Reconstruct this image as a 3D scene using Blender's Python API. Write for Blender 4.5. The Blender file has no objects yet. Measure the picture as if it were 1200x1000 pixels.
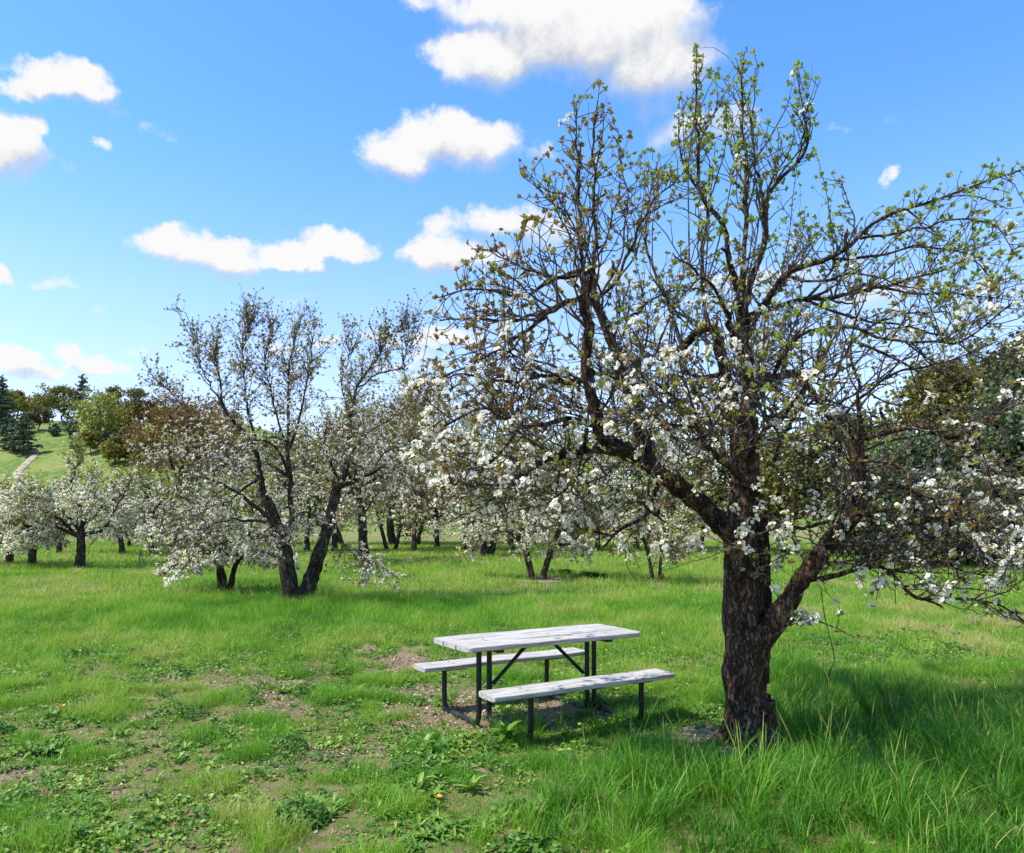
import bpy, math, random
import numpy as np
from mathutils import Vector
# ------------------------------------------------------------------ camera, sky, sun
S = bpy.context.scene
C = S.collection
FPX, HZ, CAMH = 900.0, 610.0, 1.78          # focal length and horizon row measured on a 1200x1000 picture
cam = bpy.data.objects.new('camera', bpy.data.cameras.new('camera'))
C.objects.link(cam)
cam.location = (0, 0, CAMH)
cam.rotation_euler = (math.radians(90), 0, 0)
cam.data.sensor_width = 36
cam.data.lens = FPX / 1200 * 36
cam.data.shift_y = (HZ - 500) / 1200
cam.data.clip_end = 3000
S.camera = cam
SUN_EL, SUN_AZ = math.radians(57), math.radians(-108)
sun = bpy.data.objects.new('sun', bpy.data.lights.new('sun', 'SUN'))
C.objects.link(sun)
sun.data.energy = 3.4
sun.data.angle = math.radians(0.53)
sun.data.color = (1.0, 0.95, 0.87)
sd = Vector((math.sin(SUN_AZ) * math.cos(SUN_EL), math.cos(SUN_AZ) * math.cos(SUN_EL), math.sin(SUN_EL)))
sun.rotation_euler = sd.to_track_quat('Z', 'Y').to_euler()
S.view_settings.view_transform = 'Standard'
S.view_settings.look = 'None'
S.view_settings.exposure = 1.08
S.view_settings.gamma = 1
S.render.engine = 'CYCLES'
S.cycles.max_bounces = 6
S.cycles.transparent_max_bounces = 8
S.cycles.caustics_reflective = False
S.cycles.caustics_refractive = False

W = bpy.data.worlds.new('World')
S.world = W
W.use_nodes = True


def azel(px, py):
    d = np.array([(px - 600) / FPX, 1.0, -(py - HZ) / FPX])
    d /= np.linalg.norm(d)
    return math.atan2(d[0], d[1]), math.asin(d[2])


class NT:
    def __init__(s, tree):
        s.t = tree

    def n(s, typ, **kw):
        nd = s.t.nodes.new(typ)
        for k, v in kw.items():
            setattr(nd, k, v)
        return nd

    def link(s, a, b):
        s.t.links.new(a, b)

    def put(s, v, sock):
        if isinstance(v, bpy.types.NodeSocket):
            s.t.links.new(v, sock)
        else:
            sock.default_value = v

    def m(s, op, a, b=None, c=None, clamp=False):
        nd = s.n('ShaderNodeMath', operation=op, use_clamp=clamp)
        s.put(a, nd.inputs[0])
        if b is not None:
            s.put(b, nd.inputs[1])
        if c is not None:
            s.put(c, nd.inputs[2])
        return nd.outputs[0]

    def v(s, op, a, b=None, out=0):
        nd = s.n('ShaderNodeVectorMath', operation=op)
        s.put(a, nd.inputs[0])
        if b is not None:
            s.put(b, nd.inputs[1])
        return nd.outputs[out]

    def mr(s, val, a, b, c=0.0, d=1.0, smooth=True):
        nd = s.n('ShaderNodeMapRange')
        if smooth:
            nd.interpolation_type = 'SMOOTHSTEP'
        s.put(val, nd.inputs[0])
        for i, x in enumerate((a, b, c, d)):
            s.put(x, nd.inputs[i + 1])
        return nd.outputs[0]

    def noise(s, vec, scale, detail=3, rough=0.55, dim='3D', out=0):
        nd = s.n('ShaderNodeTexNoise', noise_dimensions=dim)
        if vec is not None:
            s.put(vec, nd.inputs['Vector'])
        nd.inputs['Scale'].default_value = scale
        nd.inputs['Detail'].default_value = detail
        nd.inputs['Roughness'].default_value = rough
        return nd.outputs[out]

    def mix(s, fac, a, b, blend='MIX'):
        nd = s.n('ShaderNodeMix', data_type='RGBA', blend_type=blend)
        s.put(fac, nd.inputs[0])
        s.put(a if isinstance(a, bpy.types.NodeSocket) else (*a[:3], 1), nd.inputs[6])
        s.put(b if isinstance(b, bpy.types.NodeSocket) else (*b[:3], 1), nd.inputs[7])
        return nd.outputs[2]

    def ramp(s, fac, stops):
        nd = s.n('ShaderNodeValToRGB')
        e = nd.color_ramp.elements
        while len(e) < len(stops):
            e.new(0.5)
        for k, (p, c) in zip(e, stops):
            k.position = p
            k.color = (*c, 1)
        s.put(fac, nd.inputs[0])
        return nd.outputs[0]


# clouds: (centre px, centre py, half width, half height, weight), turned into azimuth / elevation of the sky
CLOUDS = [
    (690, 40, 150, 62, 1.2), (575, 68, 80, 44, 1.1), (760, 75, 92, 48, 1.1), (630, 10, 120, 45, 1.1), (830, 60, 35, 25, .5),
    (800, 150, 42, 30, .55), (845, 150, 40, 22, .45), (770, 120, 40, 22, .5), (495, 8, 36, 16, .55),
    (470, 186, 50, 30, 1.0), (535, 166, 78, 36, 1.15), (580, 170, 45, 28, .7), (618, 184, 40, 14, .35),
    (512, 296, 46, 28, 1.1), (520, 262, 34, 20, .6), (590, 262, 70, 24, .65), (640, 275, 50, 20, .5), (560, 300, 60, 20, .7),
    (212, 290, 50, 23, .85), (265, 302, 45, 22, 1.0), (340, 303, 48, 19, 1.0), (395, 291, 52, 17, .85), (430, 296, 16, 16, .4),
    (75, 96, 64, 22, 1.0), (110, 92, 38, 16, .8), (35, 103, 35, 13, .7),
    (14, 168, 42, 34, 1.1), (44, 150, 22, 18, .7), (60, 192, 30, 14, .3), (110, 168, 14, 9, .45), (134, 130, 14, 6, .35),
    (185, 156, 40, 8, .22), (2, 322, 16, 13, .8), (62, 329, 34, 8, .4), (112, 361, 22, 6, .35),
    (20, 414, 32, 12, 1.0), (80, 414, 22, 9, .8), (40, 433, 44, 11, .8), (110, 430, 50, 11, .7), (165, 414, 24, 6, .3), (95, 458, 120, 14, .25),
    (386, 405, 20, 7, .6), (520, 393, 42, 13, .75), (448, 392, 30, 9, .55), (495, 412, 40, 10, .55), (470, 425, 70, 12, .4), (330, 405, 25, 10, .4),
    (1038, 205, 13, 11, .55), (1000, 148, 120, 7, .16), (340, 345, 30, 7, .25), (1010, 350, 90, 20, .35), (900, 330, 80, 25, .4), (700, 330, 90, 30, .35),
]
# a few more round the rest of the sky, outside the picture
_r = random.Random(4)
EXTRA = [(_r.uniform(0.9, 5.3), _r.uniform(0.12, 1.0), _r.uniform(.08, .3), _r.uniform(.03, .09), _r.uniform(.7, 1.1)) for _ in range(12)]


def build_world():
    t = NT(W.node_tree)
    W.node_tree.nodes.clear()
    out = t.n('ShaderNodeOutputWorld')
    sky = t.n('ShaderNodeTexSky')
    sky.sky_type = 'NISHITA'
    sky.sun_disc = False
    sky.sun_elevation = SUN_EL
    sky.sun_rotation = SUN_AZ
    sky.air_density = 1.0
    sky.dust_density = 0.15
    sky.ozone_density = 2.2
    hsv = t.n('ShaderNodeHueSaturation')
    hsv.inputs['Value'].default_value = 1.0
    t.link(sky.outputs[0], hsv.inputs['Color'])
    bg = t.n('ShaderNodeBackground')
    bg.inputs[1].default_value = 0.148
    tc = t.n('ShaderNodeTexCoord')
    d = t.v('NORMALIZE', tc.outputs['Generated'])
    sp = t.n('ShaderNodeSeparateXYZ')
    t.link(d, sp.inputs[0])
    az = t.m('ARCTAN2', sp.outputs[0], sp.outputs[1])
    el = t.m('ARCSINE', sp.outputs[2])
    cb = t.n('ShaderNodeCombineXYZ')
    t.link(az, cb.inputs[0])
    t.link(el, cb.inputs[1])
    t.link(t.mr(el, 0.0, 0.5, 1.0, 1.26), hsv.inputs['Saturation'])
    t.link(t.mr(el, 0.0, 0.45, 0.528, 0.502), hsv.inputs['Hue'])
    t.link(t.mr(el, 0.0, 0.3, 0.70, 1.0), hsv.inputs['Value'])
    t.link(hsv.outputs[0], bg.inputs[0])
    P0 = cb.outputs[0]
    n1 = t.noise(P0, 14, 5, 0.6, out=1)
    off = t.v('MULTIPLY', t.v('SUBTRACT', n1, (.5, .5, .5)), (0.085, 0.05, 0))
    P = t.v('ADD', P0, off)
    fine = t.noise(t.v('ADD', P0, (3.1, 7.7, 0)), 38, 8, 0.66)

    def field(P):
        acc = None
        lst = []
        for (x, y, rx, ry, w) in CLOUDS:
            a, e = azel(x, y)
            sc = math.cos(math.atan((x - 600) / FPX)) ** 2
            lst.append((a, e, rx / FPX * sc, ry / FPX * math.cos(e) ** 2 * 1.02, w))
        for (a, e, rx, ry, w) in EXTRA:
            lst.append(((a + math.pi) % (2 * math.pi) - math.pi, e, rx, ry, w))
        for (a, e, rx, ry, w) in lst:
            q = t.v('MULTIPLY', t.v('SUBTRACT', P, (a, e, 0)), (1 / rx, 1 / ry, 0))
            r2 = t.v('DOT_PRODUCT', q, q, out=1)
            f = t.m('MULTIPLY_ADD', r2, -w * .8, w)
            acc = f if acc is None else t.m('SMOOTH_MAX', acc, f, 0.25)
        return acc
    F = field(P)
    F2 = field(t.v('ADD', P, (-0.010, 0.022, 0)))          # thickness towards the light, for the grey undersides
    dens0 = t.m('ADD', F, t.m('MULTIPLY_ADD', fine, 1.25, -0.75))
    under = t.mr(t.m('ADD', t.m('SUBTRACT', F2, F), t.m('MULTIPLY_ADD', fine, 1.3, -0.62)), -0.28, 0.5)
    dens = t.mr(dens0, -0.04, t.m('MULTIPLY_ADD', under, 0.75, 0.52))
    col = t.mix(under, (1.0, 1.0, 1.0), (0.60, 0.64, 0.73))
    cbg = t.n('ShaderNodeBackground')
    t.link(col, cbg.inputs[0])
    cbg.inputs[1].default_value = 0.455
    mx = t.n('ShaderNodeMixShader')
    t.link(dens, mx.inputs[0])
    t.link(bg.outputs[0], mx.inputs[1])
    t.link(cbg.outputs[0], mx.inputs[2])
    t.link(mx.outputs[0], out.inputs[0])
    W.cycles.sampling_method = 'MANUAL'
    W.cycles.sample_map_resolution = 512


build_world()

# ------------------------------------------------------------------ small numeric helpers
rng = np.random.default_rng(7)


def nrm(v):
    return v / np.maximum(np.linalg.norm(v, axis=-1, keepdims=True), 1e-9)


def _h(ix, iy, iz, seed):
    n = (ix * 374761393 + iy * 668265263 + iz * 2147483647 % 1274126177 + iz * 1103515245 + seed * 974634541) & 0xFFFFFFFF
    n = ((n ^ (n >> 13)) * 1274126177) & 0xFFFFFFFF
    n = n ^ (n >> 16)
    return (n & 0xFFFF) / 65535.0


def vnoise(p, seed=0):
    """value noise of an (N,3) or (N,2) array, 0..1"""
    p = np.asarray(p, float)
    if p.shape[-1] == 2:
        p = np.concatenate([p, np.zeros((*p.shape[:-1], 1))], -1)
    i = np.floor(p).astype(np.int64)
    f = p - i
    f = f * f * (3 - 2 * f)
    r = 0
    for a in (0, 1):
        for b in (0, 1):
            for c in (0, 1):
                w = (f[..., 0] if a else 1 - f[..., 0]) * (f[..., 1] if b else 1 - f[..., 1]) * (f[..., 2] if c else 1 - f[..., 2])
                r = r + w * _h(i[..., 0] + a, i[..., 1] + b, i[..., 2] + c, seed)
    return r


def fbm(p, seed=0, o=4):
    r, a, s = 0, .5, 0
    p = np.asarray(p, float)
    for k in range(o):
        r = r + a * vnoise(p * 2 ** k, seed + k)
        s += a
        a *= .5
    return r / s


def sstep(x, a, b):
    t = np.clip((x - a) / (b - a), 0, 1)
    return t * t * (3 - 2 * t)


def gz(x, y):
    """height of the meadow"""
    x = np.asarray(x, float)
    y = np.asarray(y, float)
    q = np.stack([x, y], -1)
    return (fbm(q * .25 + 9, 3, 2) - .5) * .16 + (fbm(q * 1.3, 5, 3) - .5) * .06


def w2p(x, y):
    return 600 + FPX * x / y, HZ + FPX * CAMH / y


def p2g(px, py):
    Y = FPX * CAMH / (py - HZ)
    return (px - 600) / FPX * Y, Y


def p2w(px, py, Y):
    return np.stack([(px - 600) / FPX * Y, Y + 0 * px, CAMH - (py - HZ) / FPX * Y], -1)


def hill_z(x, y):
    x = np.asarray(x, float)
    y = np.asarray(y, float)
    lat = 1 - .62 * sstep(x / np.maximum(y, 1), -.42, -.02)
    rise = sstep(y, 70, 178)
    q = np.stack([x, y], -1)
    return -1.2 + 25.6 * rise * lat * (1 + .10 * (fbm(q / 45, 31, 3) - .5) * 2) + (fbm(q / 12, 33, 3) - .5) * 1.2 - 10 * sstep(y, 185, 330)


# ------------------------------------------------------------------ mesh building
class Geo:
    def __init__(s):
        s.V, s.F, s.T, s.nv = [], [], [], 0

    def add(s, V, F, tint=0.5):
        """V (n,3), F list of (m,k) index arrays, tint scalar or (n,)"""
        V = np.asarray(V, np.float32).reshape(-1, 3)
        for f in (F if isinstance(F, (list, tuple)) else [F]):
            s.F.append(np.asarray(f, np.int64) + s.nv)
        s.V.append(V)
        s.T.append(np.broadcast_to(np.asarray(tint, np.float32), (len(V),)))
        s.nv += len(V)

    def build(s, name, mat, parent=None, origin=(0, 0, 0), smooth=False):
        V = np.concatenate(s.V) - np.asarray(origin, np.float32)
        me = bpy.data.meshes.new(name)
        me.vertices.add(len(V))
        me.vertices.foreach_set('co', V.astype(np.float32).ravel())
        idx = np.concatenate([f.ravel() for f in s.F]).astype(np.int32)
        tot = np.concatenate([np.full(len(f), f.shape[1], np.int32) for f in s.F])
        me.loops.add(len(idx))
        me.loops.foreach_set('vertex_index', idx)
        me.polygons.add(len(tot))
        st = np.zeros(len(tot), np.int32)
        st[1:] = np.cumsum(tot)[:-1]
        me.polygons.foreach_set('loop_start', st)
        me.polygons.foreach_set('use_smooth', np.full(len(tot), smooth))
        at = me.attributes.new('tint', 'FLOAT', 'POINT')
        at.data.foreach_set('value', np.concatenate(s.T).astype(np.float32))
        me.update(calc_edges=True)
        me.materials.append(mat)
        o = bpy.data.objects.new(name, me)
        C.objects.link(o)
        if parent is not None:
            o.parent = parent
        else:
            o.location = origin
        return o


def tag(o, label=None, cat=None, group=None, kind=None):
    for k, v in (('label', label), ('category', cat), ('group', group), ('kind', kind)):
        if v:
            o[k] = v
    return o


def thing(name, loc, label, cat, group=None):
    o = bpy.data.objects.new(name, None)
    o.empty_display_size = .2
    C.objects.link(o)
    o.location = loc
    return tag(o, label, cat, group)


def tubes(geo, P, R, sides=5, tint=0.5, rough=0.0, rs=None, seed=0):
    """P (N,K,3), R (N,K): N tubes in one go"""
    P = np.asarray(P, float)
    N, K, _ = P.shape
    if N == 0:
        return
    T = nrm(np.gradient(P, axis=1))
    m = nrm(P[:, -1] - P[:, 0])
    ref = np.zeros((N, 3))
    ref[np.arange(N), np.argmin(np.abs(m), 1)] = 1
    U = nrm(np.cross(T, ref[:, None, :]))
    Vv = np.cross(T, U)
    a = np.arange(sides) / sides * 2 * math.pi
    D = U[:, :, None, :] * np.cos(a)[:, None] + Vv[:, :, None, :] * np.sin(a)[:, None]
    RR = np.asarray(R, float)[:, :, None, None]
    if rough > 0:
        q = P[:, :, None, :] + D * RR
        nz = fbm(q * np.array([9, 9, 5.]), seed + 11, 3) - .5 + .8 * (fbm(q * np.array([30, 30, 9.]), seed + 17, 2) - .5)
        RR = RR * (1 + rough * nz[..., None])
    Q = P[:, :, None, :] + D * RR
    i = np.arange(N)[:, None, None] * K * sides + np.arange(K - 1)[None, :, None] * sides
    j = np.arange(sides)[None, None, :]
    j2 = (j + 1) % sides
    F = np.stack([i + j, i + j2, i + sides + j2, i + sides + j], -1).reshape(-1, 4)
    t = np.broadcast_to(np.asarray(tint, float).reshape(-1, 1, 1), (N, K, sides)) if np.ndim(tint) else tint
    geo.add(Q, F, t if np.ndim(t) == 0 else t.reshape(-1))


def rot_to(dirs, spin):
    """(N,3,3) frames whose local z is dirs"""
    z = nrm(dirs)
    ref = np.where(np.abs(z[:, 2:3]) < .9, np.array([[0, 0, 1.]]), np.array([[1., 0, 0]]))
    x = nrm(np.cross(ref, z))
    y = np.cross(z, x)
    c, s = np.cos(spin)[:, None], np.sin(spin)[:, None]
    return np.stack([x * c + y * s, -x * s + y * c, z], -1)


def scatter(geo, tmpl, pos, dirs, scale, r, tint=0.5, tvar=0.12):
    """copies of template (V,F list,T) at pos, their local z along dirs"""
    V, Fs, T = tmpl
    N = len(pos)
    if N == 0:
        return
    M = rot_to(dirs, r.uniform(0, 6.283, N)) * np.asarray(scale, float).reshape(-1, 1, 1)
    Q = np.einsum('nij,vj->nvi', M, V) + pos[:, None, :]
    n = len(V)
    FF = [(np.arange(N)[:, None, None] * n + f[None]).reshape(-1, f.shape[1]) for f in Fs]
    t = np.broadcast_to(np.asarray(tint, float).reshape(-1, 1), (N, 1)) + r.normal(0, tvar, (N, 1)) + T[None, :]
    geo.add(Q.reshape(-1, 3), FF, t.reshape(-1))


def ev(pts, K):
    """smooth curve through pts resampled to K points (rows of any width)"""
    p = np.asarray(pts, float)
    if len(p) == 2:
        return p[0] + (p[1] - p[0]) * np.linspace(0, 1, K)[:, None]
    e = np.concatenate([[2 * p[0] - p[1]], p, [2 * p[-1] - p[-2]]])
    o = []
    for i in range(len(p) - 1):
        a, b, c, d = e[i:i + 4]
        t = np.linspace(0, 1, 12, endpoint=False)[:, None]
        o.append(.5 * (2 * b + (c - a) * t + (2 * a - 5 * b + 4 * c - d) * t * t + (-a + 3 * b - 3 * c + d) * t ** 3))
    o = np.concatenate(o + [p[-1:]])
    s = np.concatenate([[0], np.cumsum(np.linalg.norm(np.diff(o, axis=0), axis=1))])
    u = np.linspace(0, s[-1], K)
    return np.stack([np.interp(u, s, o[:, k]) for k in range(o.shape[1])], -1)


# ------------------------------------------------------------------ materials
def mat(name):
    m = bpy.data.materials.new(name)
    m.use_nodes = True
    t = NT(m.node_tree)
    b = m.node_tree.nodes['Principled BSDF']
    return m, t, b


def leafy(name, stops, trans=0.35, rough=0.55, spec=0.25, patch=None):
    """leaves, petals and blades: a colour ramp over the per-leaf tint, some light shining through"""
    m, t, b = mat(name)
    at = t.n('ShaderNodeAttribute', attribute_name='tint')
    f = at.outputs['Fac']
    if patch:
        g = t.n('ShaderNodeNewGeometry')
        nz = t.noise(g.outputs['Position'], patch[0], 3)
        f = t.m('ADD', f, t.m('MULTIPLY_ADD', nz, patch[1] * 2, -patch[1]))
    col = t.ramp(f, stops)
    t.link(col, b.inputs['Base Color'])
    b.inputs['Roughness'].default_value = rough
    b.inputs['Specular IOR Level'].default_value = spec
    tr = t.n('ShaderNodeBsdfTranslucent')
    t.link(t.mix(1.0, col, (1.0, 1.0, .55), 'MULTIPLY') if trans < .5 and name != 'petal' else col, tr.inputs[0])
    mx = t.n('ShaderNodeMixShader')
    mx.inputs[0].default_value = trans
    t.link(b.outputs[0], mx.inputs[1])
    t.link(tr.outputs[0], mx.inputs[2])
    o = m.node_tree.nodes['Material Output']
    t.link(mx.outputs[0], o.inputs[0])
    return m


def bark(name, dark, mid, lichen, scale=14, amount=.5):
    m, t, b = mat(name)
    g = t.n('ShaderNodeNewGeometry')
    P_ = g.outputs['Position']
    warp = t.v('ADD', P_, t.v('MULTIPLY', t.v('SUBTRACT', t.noise(P_, 7, 3, out=1), (.5, .5, .5)), (.09, .09, .09)))
    pos = t.v('MULTIPLY', warp, (1, 1, .3))
    a = t.noise(pos, scale, 5, .65)
    rid = t.m('ABSOLUTE', t.m('SUBTRACT', t.noise(pos, scale * 2.6, 4, .6), .5))
    crack = t.mr(rid, 0.0, .09)
    col = t.mix(t.mr(a, .35, .65), dark, mid)
    l = t.noise(g.outputs['Position'], 6, 6, .7)
    l2 = t.noise(g.outputs['Position'], 55, 3, .6)
    lm = t.m('MULTIPLY', t.mr(l, .52, .68), t.mr(l2, .47, .6))
    col = t.mix(t.m('MULTIPLY', lm, amount), col, lichen)
    col = t.mix(t.m('MULTIPLY_ADD', crack, -.8, .8), col, tuple(x * .35 for x in dark))
    t.link(col, b.inputs['Base Color'])
    b.inputs['Roughness'].default_value = .95
    b.inputs['Specular IOR Level'].default_value = .12
    bp = t.n('ShaderNodeBump')
    bp.inputs['Strength'].default_value = 1.0
    bp.inputs['Distance'].default_value = .03
    t.link(t.m('ADD', t.m('MULTIPLY', crack, .7), a), bp.inputs['Height'])
    t.link(bp.outputs[0], b.inputs['Normal'])
    return m


M = {}
M['bark'] = bark('pear_bark', (.045, .03, .022), (.19, .115, .07), (.40, .37, .32), 11, .85)
M['bark_far'] = bark('orchard_bark', (.05, .038, .03), (.16, .12, .095), (.30, .28, .24), 9, .6)
M['twig'] = bark('twig_bark', (.12, .092, .07), (.30, .25, .21), (.46, .44, .41), 25, .6)
M['leaf'] = leafy('young_leaf', [(0, (.24, .14, .06)), (.3, (.32, .22, .08)), (.55, (.34, .32, .08)), (.8, (.24, .34, .06)), (1, (.38, .46, .10))], .45)
M['petal'] = leafy('petal', [(0, (.20, .10, .06)), (.25, (.50, .46, .25)), (.4, (.86, .80, .58)), (.6, (.92, .88, .74)), (1, (.93, .91, .82))], .38, .6, .2)
M['bronze'] = leafy('bronze_leaf', [(0, (.09, .045, .02)), (.5, (.20, .11, .045)), (1, (.30, .22, .07))], .35)
M['oak'] = leafy('oak_leaf', [(0, (.10, .08, .025)), (.35, (.20, .17, .04)), (.6, (.22, .25, .045)), (1, (.34, .36, .08))], .3)
M['dark'] = leafy('evergreen_leaf', [(0, (.03, .035, .014)), (.5, (.075, .085, .03)), (1, (.17, .155, .055))], .2)
M['willow'] = leafy('grey_green_leaf', [(0, (.07, .10, .05)), (.5, (.13, .19, .09)), (1, (.22, .28, .14))], .3)
M['needle'] = leafy('pine_needles', [(0, (.04, .065, .04)), (.5, (.08, .12, .07)), (1, (.15, .18, .10))], .12)
M['grass'] = leafy('grass_blades', [(0, (.04, .15, .012)), (.3, (.105, .30, .018)), (.55, (.20, .42, .03)), (.8, (.35, .47, .07)), (1, (.52, .45, .20))], .42, .5, .3)
M['weed'] = leafy('weed_leaves', [(0, (.04, .11, .014)), (.4, (.09, .22, .022)), (.7, (.21, .34, .035)), (1, (.33, .42, .09))], .3, .45, .35)
M['straw'] = leafy('dry_straw', [(0, (.25, .19, .10)), (1, (.50, .43, .26))], .2)
M['chips'] = leafy('wood_chips_mat', [(0, (.10, .06, .035)), (.4, (.27, .18, .105)), (.75, (.44, .32, .20)), (1, (.62, .51, .38))], 0.02, .9, .1)
M['orange'] = leafy('orange_petal', [(0, (.65, .30, .02)), (1, (.8, .45, .03))], .2)


def plain(name, col, rough=.6, metal=0.0, bump=0.0, scale=40, var=.25):
    m, t, b = mat(name)
    g = t.n('ShaderNodeNewGeometry')
    a = t.noise(g.outputs['Position'], scale, 4, .6)
    t.link(t.mix(t.mr(a, .3, .7), tuple(x * (1 - var) for x in col), tuple(min(1, x * (1 + var)) for x in col)), b.inputs['Base Color'])
    b.inputs['Roughness'].default_value = rough
    b.inputs['Metallic'].default_value = metal
    if bump:
        bp = t.n('ShaderNodeBump')
        bp.inputs['Strength'].default_value = bump
        bp.inputs['Distance'].default_value = .01
        t.link(a, bp.inputs['Height'])
        t.link(bp.outputs[0], b.inputs['Normal'])
    return m


M['steel'] = plain('black_steel', (.005, .005, .0055), .55, .0, .1, 60, .4)
M['bolt'] = plain('dull_zinc', (.28, .27, .26), .6, .3)
M['tube'] = plain('dark_tubing', (.02, .022, .02), .5)
M['green_tube'] = plain('green_tubing', (.02, .11, .06), .5)
M['concrete'] = plain('pale_concrete', (.42, .37, .32), .9, 0, .3, 3)
M['path'] = plain('pink_dirt', (.29, .235, .16), .95, 0, .3, 1.2, .4)


def board_mat():
    """white paint worn through to grey weathered wood, the grain along the board (object x)"""
    m, t, b = mat('worn_white_paint')
    tc = t.n('ShaderNodeTexCoord')
    o = tc.outputs['Object']
    gr = t.noise(t.v('MULTIPLY', o, (1.1, 24, 24)), 5, 5, .65)
    gf = t.noise(t.v('MULTIPLY', o, (3, 90, 90)), 4, 3, .6)
    wear = t.noise(t.v('MULTIPLY', o, (.8, 12, 12)), 2.6, 5, .65)
    wood = t.mix(gr, (.14, .115, .095), (.34, .31, .28))
    paint = t.mix(gf, (.40, .382, .355), (.56, .54, .51))
    k = t.m('ADD', t.m('MULTIPLY', gr, .75), t.m('MULTIPLY', wear, .65))
    k = t.m('ADD', k, t.m('MULTIPLY', gf, .18))
    msk = t.mr(k, .72, .90)
    col = t.mix(msk, paint, wood)
    t.link(col, b.inputs['Base Color'])
    b.inputs['Roughness'].default_value = .8
    b.inputs['Specular IOR Level'].default_value = .2
    bp = t.n('ShaderNodeBump')
    bp.inputs['Strength'].default_value = .5
    bp.inputs['Distance'].default_value = .004
    t.link(t.m('SUBTRACT', gr, t.m('MULTIPLY', msk, .4)), bp.inputs['Height'])
    t.link(bp.outputs[0], b.inputs['Normal'])
    return m


M['board'] = board_mat()


def ground_mat():
    m, t, b = mat('meadow_soil')
    at = t.n('ShaderNodeAttribute', attribute_name='tint')      # 1 = bare earth, 0 = turf
    g = t.n('ShaderNodeNewGeometry')
    p = g.outputs['Position']
    n1 = t.noise(p, .5, 4, .6)
    n2 = t.noise(p, 9, 5, .65)
    n3 = t.noise(p, 60, 4, .7)
    green = t.mix(t.mr(n1, .35, .65), (.105, .15, .028), (.18, .22, .05))
    green = t.mix(t.mr(n2, .40, .58), green, (.21, .165, .085))
    soil = t.mix(t.mr(n3, .3, .7), (.13, .092, .058), (.36, .275, .18))
    soil = t.mix(t.mr(n2, .45, .75), soil, (.30, .23, .15))
    f = t.m('ADD', at.outputs['Fac'], t.m('MULTIPLY_ADD', n2, .9, -.45))
    col = t.mix(t.mr(f, .3, .6), green, soil)
    t.link(col, b.inputs['Base Color'])
    b.inputs['Roughness'].default_value = .97
    b.inputs['Specular IOR Level'].default_value = .1
    bp = t.n('ShaderNodeBump')
    bp.inputs['Strength'].default_value = .8
    bp.inputs['Distance'].default_value = .03
    t.link(t.m('ADD', n3, n2), bp.inputs['Height'])
    t.link(bp.outputs[0], b.inputs['Normal'])
    return m


def hill_mat():
    m, t, b = mat('hill_pasture')
    g = t.n('ShaderNodeNewGeometry')
    p = g.outputs['Position']
    n1 = t.noise(p, .11, 5, .65)
    n2 = t.noise(p, .9, 5, .7)
    col = t.mix(t.mr(n1, .40, .60), (.085, .17, .025), (.19, .23, .06))
    col = t.mix(t.m('MULTIPLY', t.mr(n2, .42, .62), .75), col, (.25, .24, .09))
    t.link(col, b.inputs['Base Color'])
    b.inputs['Roughness'].default_value = .97
    b.inputs['Specular IOR Level'].default_value = .1
    bp = t.n('ShaderNodeBump')
    bp.inputs['Distance'].default_value = .5
    t.link(n2, bp.inputs['Height'])
    t.link(bp.outputs[0], b.inputs['Normal'])
    return m


# ------------------------------------------------------------------ ground masks (patches given where they lie in the picture, used on the ground plane)
def blobs(x, y, lst, jit=.75, seed=40):
    px, py = w2p(x, np.maximum(y, .5))
    q = np.stack([x, y], -1)
    n = (fbm(q * 3.0, seed, 5) - .5) * 2
    r = np.zeros_like(px)
    for (cx, cy, rx, ry, w) in lst:
        d = np.sqrt(((px - cx) / rx) ** 2 + ((py - cy) / ry) ** 2)
        r = np.maximum(r, w * sstep(1.24 - d + n * jit * 1.6, 0, .7))
    return r


BARE = [(130, 930, 50, 14, .6), (60, 965, 30, 12, .6), (300, 900, 70, 8, .5), (410, 880, 70, 10, .7), (550, 905, 40, 7, .6), (180, 840, 50, 6, .5), (390, 985, 50, 10, .6), (230, 975, 40, 8, .5), (1080, 780, 60, 5, .4), (1160, 750, 40, 4, .4), (520, 838, 80, 20, 1), (470, 775, 60, 14, .9), (300, 805, 90, 18, .8), (640, 835, 80, 16, .9), (815, 862, 70, 16, 1.0), (855, 875, 45, 16, 1),
        (380, 880, 60, 12, .5), (600, 990, 120, 16, .7), (20, 920, 50, 30, .6), (100, 800, 40, 8, .4), (160, 870, 50, 10, .45), (480, 810, 60, 10, .6),
        (420, 930, 60, 14, .5), (640, 683, 34, 5, .9), (1030, 755, 40, 5, .35), (1140, 770, 50, 6, .4), (730, 975, 60, 14, .5), (330, 830, 50, 10, .5),
        (440, 850, 60, 10, .6), (520, 935, 40, 10, .4), (250, 940, 60, 14, .4), (200, 780, 30, 6, .3), (760, 860, 40, 10, .6), (900, 720, 26, 5, .4)]
TALL = [(640, 858, 110, 12, .4), (780, 838, 44, 10, .4), (690, 842, 40, 10, .35), (760, 915, 75, 45, .8), (900, 960, 190, 70, 1), (1010, 850, 130, 55, 1), (1130, 930, 160, 110, 1), (690, 975, 100, 40, .75), (930, 800, 40, 24, .7), (1200, 970, 90, 110, 1), (820, 985, 140, 40, .8)]
LUSH = [(380, 722, 210, 26, .8), (210, 725, 90, 20, .8), (470, 715, 120, 14, .6), (760, 690, 60, 14, .5), (300, 690, 120, 12, .7)]
PALE = [(1110, 745, 130, 26, 1), (1000, 720, 120, 16, .6), (560, 690, 120, 14, .3), (60, 700, 90, 24, .5), (150, 830, 120, 40, .5), (330, 940, 120, 40, .4), (430, 745, 90, 14, .4)]


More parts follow.
